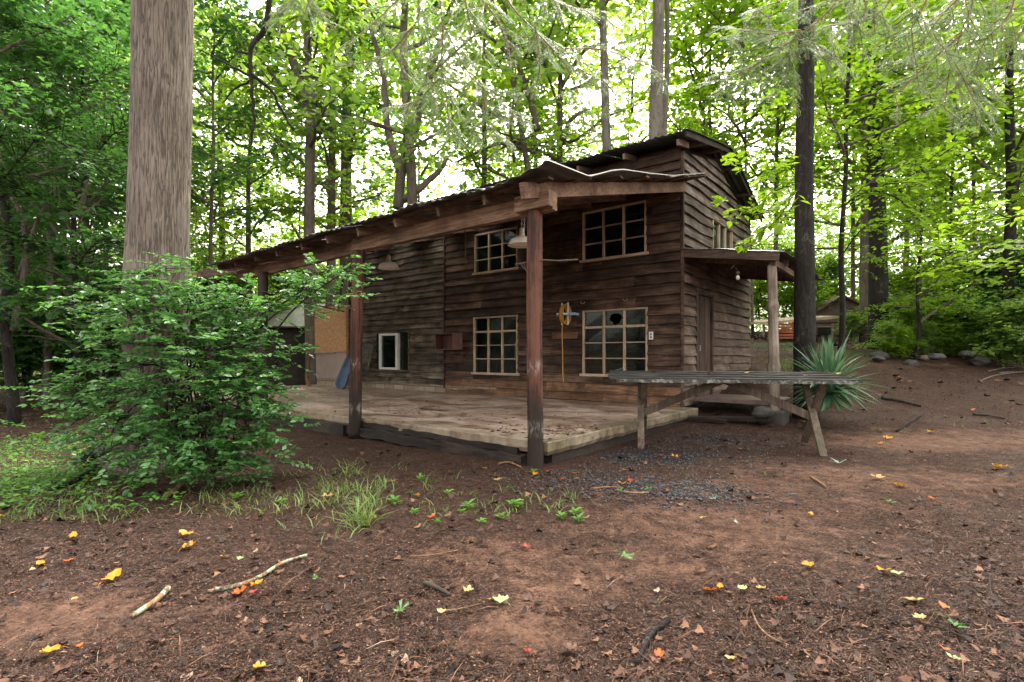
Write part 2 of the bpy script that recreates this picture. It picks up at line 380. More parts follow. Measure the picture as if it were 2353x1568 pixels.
def groundmat():
    t = NT('forest_floor', .85, .12)
    clay = t.attr('clay'); green = t.attr('green'); grav = t.attr('gravel')
    n1 = t.noise(9, 9, .72); n2 = t.noise(55, 8, .75); n3 = t.noise(1.2, 6, .6)
    fib = t.noise(1., 8, .75, t.mapping((26, 60, 20)), 2.5)
    a = t.math('ADD', t.math('MULTIPLY', n2, .5), t.math('MULTIPLY', fib, .5))
    mul = t.ramp(a, [(.4, (.007, .004, .003)), (.48, (.031, .0165, .0115)), (.56, (.088, .047, .032)), (.66, (.18, .11, .078))])
    mul = t.mix(t.ramp(t.noise(17, 7, .75), [(.38, .75), (.5, 0.)]), mul, (.012, .008, .007))
    mul = t.mix(t.ramp(t.noise(130, 3, .6), [(.58, 0.), (.68, .5)]), mul, (.16, .12, .095))
    cl = t.ramp(t.math('ADD', t.math('MULTIPLY', n1, .5), t.math('MULTIPLY', n2, .5)), [(.38, (.045, .022, .015)), (.48, (.125, .067, .045)), (.6, (.21, .122, .085)), (.75, (.29, .2, .15))])
    nm = t.noise(3.2, 8, .7)
    cf = t.ramp(t.math('ADD', clay, t.math('MULTIPLY', t.math('SUBTRACT', t.math('ADD', t.math('MULTIPLY', nm, .5), t.math('ADD', t.math('MULTIPLY', n1, .3), t.math('MULTIPLY', n2, .3))), .55), 4.5)), [(.3, 0.), (.95, .9)])
    c = t.mix(cf, mul, cl)
    gr = t.ramp(t.voro(70, None, 'F1', 'Distance'), [(.1, (.06, .063, .072)), (.5, (.012, .012, .014))])
    c = t.mix(t.ramp(t.math('ADD', grav, t.math('MULTIPLY', t.math('SUBTRACT', n1, .5), 1.2)), [(.4, 0.), (.65, .85)]), c, gr)
    gg = t.ramp(n2, [(.35, (.02, .04, .01)), (.65, (.07, .12, .03))])
    c = t.mix(t.ramp(t.math('ADD', green, t.math('MULTIPLY', t.math('SUBTRACT', n1, .5), 1.5)), [(.4, 0.), (.75, .8)]), c, gg)
    t.col(c); t.rough(t.ramp(n3, [(.35, .65), (.6, .95)])); t.bump(t.math('ADD', t.math('MULTIPLY', a, 1.), t.math('MULTIPLY', n1, .7)), .9, .03); return t.mat
M['ground'] = groundmat()

# ------------------------------------------------------------------ ground sheet
def spots(x, y, L):
    r = 0
    for (cx, cy, rx, ry, s) in L: r = np.maximum(r, s*np.exp(-(((x-cx)/rx)**2+((y-cy)/ry)**2)))
    return r
def gpx(px, py): p = G(px, py); return p.x, p.y
CLAY = [(*gpx(150, 1420), .7, .35, .9), (*gpx(330, 1400), .35, .2, .6), (*gpx(1200, 1450), .3, .22, .95), (*gpx(1250, 1340), .55, .4, .8), (*gpx(1180, 1270), .7, .4, .7),
        (*gpx(1650, 1210), 1.3, .9, .75), (*gpx(2150, 1020), 1.8, .8, 1.1), (*gpx(2050, 1100), 2.0, .9, .75), (*gpx(1750, 1120), 1.2, .6, .7), (*gpx(1500, 1300), .7, .35, .75), (*gpx(2300, 1000), 1.5, .6, .7), (*gpx(1950, 1150), 1.5, .7, .5), (*gpx(700, 1260), .8, .3, .35), (*gpx(2150, 838), 2.5, .5, .5), (*gpx(500, 1460), .6, .25, .4)]
GRAV = [(*gpx(1500, 1050), .9, .55, .85), (*gpx(1650, 1010), .9, .6, .6), (*gpx(1370, 1110), .6, .5, .45), (*gpx(1600, 1130), .5, .35, .4)]
GREEN = [(*gpx(60, 1110), 1.1, .9, .8), (*gpx(0, 1040), 1.5, 1.2, .6), (*gpx(150, 975), 1.6, .8, .35), (*gpx(600, 1140), .6, .3, .5), (*gpx(780, 1120), .5, .35, .5), (9, 15, 1.5, 1.5, .9), (8.5, 17.5, 3, 1.2, .9), (-12, 20, 10, 6, .7)]
def make_ground():
    n = 420
    s = np.linspace(-1, 1, n); sx = np.sinh(s*4.6)/np.sinh(4.6)*170
    s2 = np.linspace(0, 1, n+60); sy = np.concatenate([-np.linspace(60, 1, 12)**1.0, np.linspace(-.9, 7, 260), 7+np.sinh(np.linspace(.01, 1, 200)*3.6)/np.sinh(3.6)*190])
    sx = np.concatenate([-(5+np.sinh(np.linspace(1, .01, 90)*3.4)/np.sinh(3.4)*170), np.linspace(-5, 5, 300), 5+np.sinh(np.linspace(.01, 1, 90)*3.4)/np.sinh(3.4)*170])
    X, Y = np.meshgrid(sx, sy); Z = gz(X, Y)
    d = (fbm(X*6, Y*6, 4, 77)-.45)*.035+(fbm(X*19, Y*23, 3, 31)-.45)*.022
    cl = spots(X, Y, CLAY); Z = Z+d*(1-.7*np.clip(cl, 0, 1))*np.exp(-np.maximum(Y-14, 0)*.1)
    V = np.stack([X, Y, Z], -1).reshape(-1, 3)
    H, W = X.shape; i = np.arange(H*W).reshape(H, W)
    Fq = np.stack([i[:-1, :-1], i[:-1, 1:], i[1:, 1:], i[1:, :-1]], -1).reshape(-1, 4)
    me = np_mesh('ground', V, Fq)
    for nm, L in (('clay', CLAY), ('green', GREEN), ('gravel', GRAV)):
        a = me.attributes.new(nm, 'FLOAT', 'POINT'); a.data.foreach_set('value', np.clip(spots(X, Y, L), 0, 1).astype(np.float32).ravel())
    o = link('ground', me, M['ground'], smooth=True); tag(o, kind='structure')
make_ground()

# ------------------------------------------------------------------ scattered stuff
OVAL = (np.array([(0, 0, 0), (.24, .3, .05), (.26, .62, .06), (0, 1, -.06), (-.26, .62, .06), (-.24, .3, .05)], float), [(0, 1, 2, 3), (0, 3, 4, 5)])
DIAM = (np.array([(0, 0, 0), (.34, .5, .08), (0, 1, -.06), (-.34, .5, .08)], float), [(0, 1, 2, 3)])
BLADE = (np.array([(-.03, 0, 0), (.03, 0, 0), (.026, .4, .08), (-.026, .4, .08), (.004, 1, -.12), (-.004, 1, -.12)], float), [(0, 1, 2, 3), (3, 2, 4, 5)])
RAG = (np.array([(0, 0, 0), (.3, .15, .1), (.2, .4, .02), (.42, .6, .12), (.1, .7, 0), (.05, 1, .1), (-.2, .72, .02), (-.36, .55, .14), (-.16, .35, 0), (-.3, .2, .1)], float), [(0, 1, 2, 8), (0, 8, 9, 9), (2, 3, 4, 6), (2, 6, 7, 8), (4, 5, 6, 6)][:1]+[(2, 3, 4, 6), (2, 6, 7, 8)])
def leaves_mesh(name, pos, dirs, nrm, size, tpl=OVAL, width=1.0):
    """one small folded leaf per row"""
    pos = np.asarray(pos); N = len(pos)
    d = dirs/np.maximum(np.linalg.norm(dirs, axis=1, keepdims=True), 1e-6)
    s = np.cross(d, nrm); s /= np.maximum(np.linalg.norm(s, axis=1, keepdims=True), 1e-6); n = np.cross(s, d)
    T, FF = tpl; k = len(T)
    size = np.asarray(size).reshape(-1, 1, 1)*np.ones((N, 1, 1))
    V = pos[:, None, :]+size*(T[None, :, 0:1]*width*s[:, None, :]+T[None, :, 1:2]*d[:, None, :]+T[None, :, 2:3]*n[:, None, :])
    Fq = (np.array(FF)[None]+(np.arange(N)*k)[:, None, None]).reshape(-1, 4)
    return V.reshape(-1, 3), Fq
def scatter_view(n, y0, y1, px0=-150, px1=2500, rng=RNG):
    """random ground points, evenly spread over the picture rows y0..y1"""
    px = rng.uniform(px0, px1, n); py = rng.uniform(y0, y1, n)
    Y = EYE*F/(py-HY); X = (px-CX)/F*Y
    for _ in range(4):
        Y = (EYE-gz(X, Y))*F/(py-HY); X = (px-CX)/F*Y
    return X, Y
def slabmask(X, Y):
    a = (X-3.08)*.779-(Y-9.4)*.627; b = (X-3.08)*.627+(Y-9.4)*.779
    return ((a < .45) & (b > -4.95) & (b < 5)) 
def litter():
    X, Y = scatter_view(230000, 858, 1640)
    clay = spots(X, Y, CLAY); gr = spots(X, Y, GREEN)
    keep = (~slabmask(X, Y)) & (Y > .8) & (Y < 24) & (RNG.random(len(X)) > clay*1.15+(.22-.6*fbm(X*2.2, Y*2.2, 3, 9))) & (RNG.random(len(X)) > .5*gr)
    X = X[keep]; Y = Y[keep]; N = len(X); Z = gz(X, Y)+((fbm(X*6, Y*6, 4, 77)-.45)*.035+(fbm(X*19, Y*23, 3, 31)-.45)*.022)*(1-.7*np.clip(clay[keep], 0, 1))+.0028*np.maximum(Y-1, 0)
    an = RNG.normal(0, 1.0, N); d = np.stack([np.cos(an), np.sin(an)*.8, RNG.normal(0, .3, N)], 1)
    nr = np.stack([RNG.normal(0, .38, N), RNG.normal(0, .38, N), np.ones(N)], 1)
    kind = RNG.random(N); pos = np.stack([X, Y, Z+.002+RNG.random(N)*.008], 1)
    VV = []; FF = []; off = 0
    for k, lo, hi, tpl, w in (((kind < .45), .004, .013, DIAM, 1.1), ((kind >= .45) & (kind < .952), .008, .036, DIAM, .16), ((kind >= .952) & (kind < .97), .025, .06, RAG, 1.1), ((kind >= .97), .04, .17, DIAM, .035)):
        n = int(k.sum()); V, Fq = leaves_mesh('l', pos[k], d[k], nr[k], RNG.uniform(lo, hi, n)*(1+.14*np.maximum(Y[k]-2, 0)+.16*np.maximum(Y[k]-7, 0)), tpl, w); VV.append(V); FF.append(Fq+off); off += len(V)
    n = 420; a = RNG.uniform(-9, .25, n); b = RNG.uniform(-4.6, -.1, n); a[:160] = RNG.normal(-.2, .35, 160); b[:160] = RNG.normal(-4.0, .35, 160); a[160:230] = RNG.normal(-3.2, .5, 70); b[160:230] = RNG.normal(-3.6, .4, 70); b = np.clip(b, -4.6, -.1); a = np.clip(a, -9, .25)
    PS = np.stack([3.08+.779*a+.627*b, 9.4-.627*a+.779*b, np.full(n, .276)], 1); an = RNG.uniform(0, 6.28, n)
    V, Fq = leaves_mesh('s', PS, np.stack([np.cos(an), np.sin(an), RNG.normal(0, .1, n)], 1), np.stack([RNG.normal(0, .3, n), RNG.normal(0, .3, n), np.ones(n)], 1), RNG.uniform(.02, .07, n), OVAL, .8); VV.append(V); FF.append(np.asarray(Fq)+off)
    o = link('leaf_litter', np_mesh('leaf_litter', np.concatenate(VV), np.concatenate(FF)), M['litter']); tag(o, 'brown shredded leaf litter and twigs covering the forest floor', 'leaf litter', kind='stuff')
litter()
def gravel():
    N = 4200; c = RNG.integers(0, len(GRAV), N); g = np.array(GRAV)[c]
    X = g[:, 0]+RNG.normal(0, .75, N)*g[:, 2]; Y = g[:, 1]+RNG.normal(0, .75, N)*g[:, 3]; k = ~slabmask(X, Y); X = X[k]; Y = Y[k]; N = len(X)
    oc = np.array([(1, 0, 0), (0, 1, 0), (-1, 0, 0), (0, -1, 0), (0, 0, .7), (0, 0, -.7)], float); ff = np.array([(0, 1, 4), (1, 2, 4), (2, 3, 4), (3, 0, 4), (1, 0, 5), (2, 1, 5), (3, 2, 5), (0, 3, 5)])
    an = RNG.uniform(0, 6.28, N); ca, sa = np.cos(an), np.sin(an); s = RNG.uniform(.006, .016, N)
    V = oc[None]*s[:, None, None]*RNG.uniform(.6, 1.3, (N, 6, 1)); x = V[..., 0]*ca[:, None]-V[..., 1]*sa[:, None]; y = V[..., 0]*sa[:, None]+V[..., 1]*ca[:, None]
    V = np.stack([x+X[:, None], y+Y[:, None], V[..., 2]+(gz(X, Y)+(fbm(X*6, Y*6, 4, 77)-.45)*.035+.006)[:, None]], -1).reshape(-1, 3)
    Fq = (ff[None]+(np.arange(N)*6)[:, None, None]).reshape(-1, 3)
    o = link('gravel', np_mesh('gravel', V, Fq), M['gravel']); tag(o, 'blue grey gravel spilled between the porch corner and the table', 'gravel', kind='stuff')
gravel()
def grass():
    pos = []; h = []
    def tuft(px, py, n, r, hh):
        c = G(px, py)
        for _ in range(n):
            x = c.x+random.gauss(0, r); y = c.y+random.gauss(0, r*.8); pos.append((x, y, float(gz(x, y))-.005)); h.append(hh*random.uniform(.5, 1.2))
    rr = random.Random(4)
    for _ in range(46): tuft(rr.gauss(570, 120), rr.gauss(1145, 32), 10, .09, .11)
    for _ in range(36): tuft(rr.gauss(780, 75), rr.gauss(1125, 34), 8, .09, .15)
    for _ in range(14): tuft(rr.uniform(730, 860), rr.uniform(1160, 1225), 9, .03, .2)
    for _ in range(60): tuft(rr.uniform(950, 1350), rr.gauss(1160, 22), 4, .03, .11)
    for _ in range(60): tuft(rr.uniform(-60, 260), rr.uniform(1120, 1200), 12, .09, .1)
    for _ in range(20): tuft(rr.uniform(1480, 1760), rr.uniform(1010, 1110), 5, .03, .07)
    for _ in range(14): tuft(rr.uniform(2000, 2340), rr.uniform(900, 1000), 5, .04, .12)
    for _ in range(10): tuft(rr.uniform(1700, 1830), rr.uniform(945, 975), 6, .04, .16)
    # lawn at the left and the far clearing
    for _ in range(170): tuft(rr.uniform(-200, 300)-60*rr.random(), rr.uniform(945, 1130), 20, .16, .075)
    for _ in range(120): tuft(rr.uniform(1735, 1850), rr.uniform(830, 856), 12, .2, .12)
    pos = np.array(pos); h = np.array(h); N = len(pos)
    an = RNG.uniform(0, 6.28, N); lean = RNG.uniform(.3, 2.2, N)**1.0
    d = np.stack([np.cos(an)*lean, np.sin(an)*lean, np.ones(N)], 1); nr = np.stack([-np.cos(an), -np.sin(an), np.full(N, .6)], 1)
    k = ~slabmask(pos[:, 0], pos[:, 1])
    V, Fq = leaves_mesh('g', pos[k], d[k], nr[k], h[k], BLADE, 1.0)
    o = link('grass', np_mesh('grass', V, Fq), M['grass']); tag(o, 'short green grass in loose tufts on the forest floor', 'grass', kind='stuff')
    # clover-like ground cover on the lawn
    X, Y = scatter_view(14000, 938, 1190, -200, 420)
    k = (spots(X, Y, GREEN)+fbm(X*1.5, Y*1.5, 3, 3)*.8-.4 > RNG.random(len(X))*1.1) & (~slabmask(X, Y)); X = X[k]; Y = Y[k]; N = len(X)
    an = RNG.uniform(0, 6.28, N); pos = np.stack([X, Y, gz(X, Y)+RNG.uniform(.01, .1, N)], 1)
    V, Fq = leaves_mesh('c', pos, np.stack([np.cos(an), np.sin(an), RNG.uniform(-.1, .5, N)], 1), np.stack([RNG.normal(0, .4, N), RNG.normal(0, .4, N), np.ones(N)], 1), RNG.uniform(.025, .06, N))
    o = link('ground_cover', np_mesh('ground_cover', V, Fq), M['leaf_weed']); tag(o, 'low leafy ground cover on the clearing left of the shrub', 'ground cover', kind='stuff')
grass()

# ------------------------------------------------------------------ the cabin (local frame: x along the front wall, y away from it into the house)
CA = (3.08, 9.4); RZ = math.atan2(-.627, .779)
def wx(px):                       # local x on the front wall plane under a pixel column
    d = (px-CX)/F; return (d*CA[1]-CA[0])/(.779+.627*d)
def wz(px, py): a = wx(px); return EYE+(HY-py)/F*(CA[1]-.627*a)
def sy_(px):                      # local y on the side wall plane (x = 0)
    d = (px-CX)/F; return (d*CA[1]-CA[0])/(.627-.779*d)
def sz_(px, py): b = sy_(px); return EYE+(HY-py)/F*(CA[1]+.779*b)
cabin = empty('wooden_cabin', (CA[0], CA[1], 0), RZ, label='two storey weathered brown clapboard cabin with rusty tin roof and open post porch', cat='cabin')
SLAB = .27
def topz(y): return 4.93+.2*(y+.0) if y < 2.0 else 5.33-.34*(y-2.0)

def boards(mb, x0, x1, z0, ztop, rowh, holes, frame, mat=0, zt=None, seed=1, warmrows=0, maxlen=3.6, bleed=.03):
    """clapboards; frame(u, out, z) -> local vector; holes: (u0,u1,z0,z1)"""
    rnd = random.Random(seed); r = 0; z = z0
    while z < ztop-.02:
        h = rowh*rnd.uniform(.9, 1.1); za = z; zb = min(z+h, ztop); z = zb
        cuts = {x0, x1}
        u = x0+rnd.uniform(.8, maxlen)
        joints = []
        while u < x1-.4: joints.append(u); u += rnd.uniform(1.4, maxlen)
        cuts.update(joints)
        for (a, b, c, d) in holes:
            if d > za and c < zb:
                cuts.add(min(max(a, x0), x1)); cuts.add(min(max(b, x0), x1))
        cs = sorted(cuts)
        ph = rnd.uniform(0, 99)
        for a, b in zip(cs[:-1], cs[1:]):
            if b-a < .01: continue
            mid = (a+b)/2; rng = [(za, zb)]
            for (ha, hb, hc, hd) in holes:
                if ha < mid < hb:
                    nr = []
                    for (p, q) in rng:
                        if hd <= p or hc >= q: nr.append((p, q)); continue
                        if hc > p: nr.append((p, hc))
                        if hd < q: nr.append((hd, q))
                    rng = nr
            dz = rnd.uniform(-.012, .012); dout = rnd.uniform(0, .014)
            for (p, q) in rng:
                n = max(1, int((b-a)/.16)); base = len(mb.v)
                for i in range(n+1):
                    uu = a+(b-a)*i/n; w = mnoise.noise(Vector((uu*1.3+ph, za*3, 0)))*.02+mnoise.noise(Vector((uu*6+ph, za*3, 5)))*.007
                    pl = p-(bleed if p == za else 0)+w+dz; qq = q+.01 if q == zb else q
                    if zt is not None:
                        lim = zt(uu); pl = min(pl, lim); qq = min(qq, lim)
                    t0 = (p-za)/h; o0 = .056*(1-t0)+dout+w*.8; o1 = .056*(1-(q-za)/h)+.001+dout*.3
                    for (o_, zz) in ((o1, qq), (o0, pl), (o0-.034, pl+.004)):
                        mb.v.append(tuple(frame(uu, o_, zz)))
                m_ = 1 if r < warmrows else mat
                for i in range(n):
                    k = base+i*3
                    mb.f.append((k+1, k+4, k+3, k)); mb.m.append(m_); mb.f.append((k+2, k+5, k+4, k+1)); mb.m.append(m_)
                e = base+n*3
                mb.f.append((base, base+1, base+2)) if False else None
        r += 1
def backing(mb, x0, x1, z0, z1, holes, frame, mat, zt=None):
    xs = sorted({x0, x1, *[min(max(v, x0), x1) for h in holes for v in h[:2]]}); n = []
    for a, b in zip(xs[:-1], xs[1:]):
        if b-a < .004: continue
        mid = (a+b)/2; rng = [(z0, z1)]
        for (ha, hb, hc, hd) in holes:
            if ha < mid < hb:
                rng = [s for (p, q) in rng for s in ((p, min(q, hc)), (max(p, hd), q)) if s[1]-s[0] > .004]
        for (p, q) in rng:
            if zt:
                q0, q1 = min(q, zt(a)), min(q, zt(b))
            else: q0 = q1 = q
            mb.quad([frame(a, -.004, p), frame(b, -.004, p), frame(b, -.004, q1), frame(a, -.004, q0)], mat)
            for x_, s in ((a, 0), (b, 0)):
                pass
FR = lambda u, o, z: Vector((u, -o, z))                      # front wall frame
SD = lambda u, o, z: Vector((o, u, z))                       # side wall frame
XE = wx(808)
XJ = wx(1026)
def rect(pxa, pxb, yta, ytb, yba, ybb):
    return (wx(pxa), wx(pxb), (wz(pxa, yba)+wz(pxb, ybb))/2, (wz(pxa, yta)+wz(pxb, ytb))/2)
W1 = rect(1341, 1487, 488, 463, 600, 584); W2 = rect(1093, 1192, 540, 522, 632, 615)
W3 = rect(1341, 1490, 714, 707, 861, 864); W4 = rect(1091, 1192, 729, 725, 856, 861)
W5 = rect(868, 941, 766, 767, 850, 849)
fh = [W1, W2, W3, W4]
mb = MB(); boards(mb, XJ, 0, SLAB+.04, 4.97, .187, fh, FR, 0, seed=3, warmrows=2); backing(mb, XJ, 0, SLAB, 4.97, fh, FR, 2)
mb.build('front_wall', [M['siding'], M['siding_warm'], M['black']], cabin)
mb = MB(); boards(mb, XE, XJ-.01, SLAB+.2, 4.4, .165, [W5], FR, 0, seed=9, bleed=.02); backing(mb, XE, XJ-.01, SLAB+.2, 4.4, [W5], FR, 1)
o = mb.build('front_wall', [M['siding_left'], M['black']], cabin); o['label'] = 'greyer narrow board wall section beside the sliding window'
SW = (sy_(1633), sy_(1678), 2.95, 0)
SW = (SW[0], SW[1], 3.12, (sz_(1633, 493)+sz_(1678, 538))/2)
DR = (sy_(1597), sy_(1632), SLAB, 2.42)
WD = 4.55
mb = MB(); boards(mb, 0.0, WD, SLAB+.04, 3.02, .187, [DR], SD, 1, seed=5, maxlen=3); boards(mb, .0, WD, 3.05, 5.6, .19, [SW], SD, 0, zt=topz, seed=6, maxlen=9)
backing(mb, 0, WD, 0, 5.6, [SW, DR], SD, 2, zt=topz)
mb.build('side_wall', [M['siding_grey'], M['siding_side'], M['black']], cabin)
mb = MB()                                                   # remaining shell: back wall, far wall, floor
mb.box(XE, XJ-.06, WD, WD+.1, 0, 4.4, 0); mb.box(XJ-.05, -.03, WD, WD+.1, 0, 4.62, 0); mb.box(XE, XE+.08, 0.06, WD, 0, 4.3, 0); mb.quad([(XJ, .03, .3), (XJ, WD, .3), (XJ, WD, 4.6), (XJ, 1.95, 5.45), (XJ, .03, 5.05)])
mb.box(XE+.1, -.06, .06, WD-.02, SLAB-.12, SLAB-.02, 0); mb.box(XE+.1, -.06, .2, WD-.05, 2.3, 2.38, 0)
mb.build('rear_wall', [M['siding']], cabin)
for p_, q_, w_, h_ in (((.035, -.03, SLAB), (.035, -.03, 4.9), .05, .05), ((XJ-.02, -.06, SLAB+.1), (XJ-.02, -.06, 4.3), .03, .03), ((XE-.02, -.03, SLAB), (XE-.02, -.03, 4.1), .07, .09)):
    mb = MB(); mb.bar(p_, q_, w_, h_); mb.build('corner_board', [M['siding']], cabin)
mb = MB(); mb.box(XE, -4.4, -.03, .15, .0, SLAB+.2); mb.build('foundation', [M['brick']], cabin)
mb = MB(); mb.box(.02, .3, 1.9, 2.2, .0, .3); mb.build('foundation_block', [M['rock']], cabin)

def window(rc, cols, rows, frame, transom=False, name='window', fw=.036, mats=None, skip=None, axis='x', label=None):
    a, b, c, d = rc; mb = MB()
    def bx(u0, u1, o0, o1, z0, z1, m):
        p = frame(u0, o0, z0); q = frame(u1, o1, z1)
        mb.box(min(p.x, q.x), max(p.x, q.x), min(p.y, q.y), max(p.y, q.y), z0, z1, m)
    e = fw
    bx(a, a+e, -.06, .055, c, d, 1); bx(b-e, b, -.06, .055, c, d, 1)
    bx(a+e, b-e, -.06, .053, d-e, d, 0); bx(a-.05, b+.05, -.06, .085, c-.035, c+.018, 0)
    w = (b-a-2*e)/cols
    for i in range(1, cols): bx(a+e+w*i-.021, a+e+w*i+.021, -.03, .045, c+.018, d-e, 1)
    hh = (d-c-.018-e)/rows
    for j in range(1, rows):
        z = c+.018+hh*j; t = .024 if (transom and j == rows-1) else .011
        for i in range(cols):
            bx(a+e+w*i+(.021 if i else 0), a+e+w*(i+1)-(.021 if i < cols-1 else 0), -.03, .038, z-t, z+t, 0)
    o = mb.build(name, [M['trim'], M['trim_z']], cabin, bevel=.004)
    g = MB(); rnd = random.Random(int(a*100))
    for i in range(cols):
        for j in range(rows):
            if skip and (i, j) in skip:                       # broken pane: a jagged hole
                u0, u1 = a+e+w*i, a+e+w*(i+1); z0, z1 = c+.018+hh*j, c+.018+hh*(j+1); cx, cz = (u0+u1)/2+.03, (z0+z1)/2
                N = 14; outer = []; inner = []
                for k in range(N):
                    an = 2*PI*k/N; ca, sa = math.cos(an), math.sin(an); m_ = min(((u1-u0)/2)/max(abs(ca), 1e-3), ((z1-z0)/2)/max(abs(sa), 1e-3))
                    outer.append(frame((u0+u1)/2+ca*m_, .0, (z0+z1)/2+sa*m_)); r_ = min((u1-u0), (z1-z0))*rnd.uniform(.3, .45); inner.append(frame(cx+ca*r_, .0, cz+sa*r_))
                for k in range(N): g.quad([outer[k], outer[(k+1) % N], inner[(k+1) % N], inner[k]])
                continue
            o1, o2, o3, o4 = [rnd.uniform(-.003, .003) for _ in range(4)]
            u0, u1 = a+e+w*i, a+e+w*(i+1); z0, z1 = c+.018+hh*j, c+.018+hh*(j+1)
            g.quad([frame(u0, o1, z0), frame(u1, o2, z0), frame(u1, o3, z1), frame(u0, o4, z1)])
    g.build('pane', [M['glass']], o)
    if label: o['label'] = label
    return o
window(W1, 3, 3, FR, label='upper right window'); window(W2, 3, 3, FR, skip={(2, 0)}, label='upper left window with a broken pane')
window(W3, 3, 4, FR, transom=True, skip={(1, 3)}, label='lower right window with a broken top pane'); window(W4, 3, 4, FR, transom=True, label='lower left window')
window(SW, 3, 1, SD, label='tall gable window above the side porch')
# curtain scraps and things behind the glass
mb = MB(); mb.box(W4[1]-.4, W4[1]-.1, .35, .6, 1.1, 1.5)
mb.build('curtain', [M['white']], cabin)
mb = MB(); mb.bar((-1.9, .25, .75), (-1.2, .3, .98), .12, .03); mb.build('shelf', [M['white']], cabin)
# sliding window in the left section
mb = MB(); a, b, c, d = W5; m_ = wx(917)
for (u0, u1, z0, z1) in ((wx(875), wx(880), c, d), (wx(913), wx(918), c, d), (wx(880), wx(913), d-.06, d), (wx(880), wx(913), c, c+.06)): mb.box(u0, u1, -.07, .02, z0, z1, 0)
o = mb.build('window', [M['white']], cabin); o['label'] = 'white framed sliding window'
mb = MB(); mb.quad([(wx(880), -.03, c+.05), (wx(913), -.03, c+.05), (wx(913), -.03, d-.05), (wx(880), -.03, d-.05)]); mb.quad([(wx(918), .03, c), (b, .03, c), (b, .03, d), (wx(918), .03, d)]); mb.build('pane', [M['glass']], o)
mb = MB(); mb.box(a-.05, b+.06, -.06, 0, c-.05, c-.001); mb.box(b, b+.05, -.055, 0, c, d); mb.build('sill', [M['siding_left']], o)
# door
a, b, c, d = DR; mb = MB(); k = 5
for i in range(k):
    u0 = a+.04+(b-a-.08)*i/k; u1 = a+.04+(b-a-.08)*(i+1)/k-.006; mb.box(-.03, .012+.006*(i % 2), u0, u1, c+.02, d-.03)
dr = mb.build('door', [M['door']], cabin, bevel=.003)
mb = MB(); mb.box(-.04, .06, a-.05, a+.035, c, d+.02); mb.box(-.04, .06, b-.035, b+.05, c, d+.02); mb.box(-.04, .055, a+.036, b-.036, d-.03, d+.02); mb.build('door_frame', [M['door']], dr)
mb = MB(); mb.box(.018, .035, a+.06, a+.1, 1.25, 1.42); mb.tube([(.03, a+.08, 1.3), (.07, a+.08, 1.3), (.07, a+.08, 1.4), (.03, a+.08, 1.4)], .007, 6); mb.build('door_handle', [M['lip']], dr)
mb = MB(); mb.box(wx(1257+16), wx(1331), -.075, -.045, wz(1300, 779), wz(1300, 764)); mb.build('ledger_board', [M['siding_warm']], cabin)

# porch slab
def slab():
    n = 90; x0, x1, y0, y1 = -12, .31, -4.68, -.02
    mb = MB()
    outline = []
    def wob(x, y): return mnoise.noise(Vector((x*1.7, y*1.7, 3)))*.03+mnoise.noise(Vector((x*9, y*9, 3)))*.012
    top = [(x0+(x1-x0)*i/n, y0+wob(i, 0)) for i in range(n+1)]+[(x1+wob(3, j), y0+(y1-y0)*j/40) for j in range(1, 41)]
    top += [(x0, y1)]
    N = len(top)
    for (off, z) in ((0.01, SLAB), (0, SLAB-.012), (0, SLAB-.1), (.03, SLAB-.15)):
        for i, (x, y) in enumerate(top):
            k = (i % 7)/7
            mb.v.append((x-(off if x > 0 else 0), y+off, z+(mnoise.noise(Vector((x*4, y*4, z)))*.02 if z < SLAB-.05 else 0)))
    mb.f.append(tuple(range(N))); mb.m.append(0)
    for r in range(3):
        for i in range(N):
            a = r*N+i; b = r*N+(i+1) % N; mb.f.append((a, a+N, b+N, b)); mb.m.append(0)
    mb.f.append(tuple(3*N+N-1-i for i in range(N))); mb.m.append(0)
    o = mb.build('porch_slab', [M['concrete']]); o.location = cabin.location; o.rotation_euler = cabin.rotation_euler
    tag(o, 'stained concrete porch floor with mossy broken front edge', 'concrete slab')
slab()
mb = MB(); mb.box(-12, .24, -4.5, -.05, -.25, SLAB-.15); mb.build('slab_footing', [M['rot_shade']], cabin)
mb = MB()
mb.bar((-3.3, -4.68, .09), (-.0, -4.68, .03), .16, .13, seg=20, wob=.013, sd=2); mb.bar((-3.2, -4.64, .2), (-.1, -4.64, .13), .1, .07, seg=20, wob=.012, sd=3)
mb.build('rotten_sill_timber', [M['rot_shade']], cabin)
mb = MB(); mb.bar((-6.3, -4.75, .1), (-3.36, -4.75, .06), .08, .17, seg=8, wob=.008, sd=5); mb.bar((-9.6, -4.75, .1), (-6.4, -4.75, .08), .08, .17, seg=8, wob=.008, sd=6)
mb.build('sill_plank', [M['rot_shade']], cabin)

# posts, beam, rafters
PY = -4.71; PP = -4.77
def post(x, y, z0, z1, r, mat, sd, lean=(0, 0), bot=1.0, n=20, knots=0, parent=cabin, name='porch_post'):
    mb = MB(); pts = []; rr = []
    K = 40
    for i in range(K+1):
        t = i/K; pts.append((x+lean[0]*t+math.sin(t*5+sd)*r*.06, y+lean[1]*t, z0+(z1-z0)*t)); k = 1+(bot-1)*(1-t)
        kn = 1+knots*max(0, mnoise.noise(Vector((t*13, sd, 0))))*1.3
        rr.append(r*k*kn*(1+.012*math.sin(t*31+sd)))
    mb.tube(pts, rr, n, rough=.06 if not knots else .13, sd=sd, freq=1.5)
    return mb.build(name, [mat], parent, smooth=True)
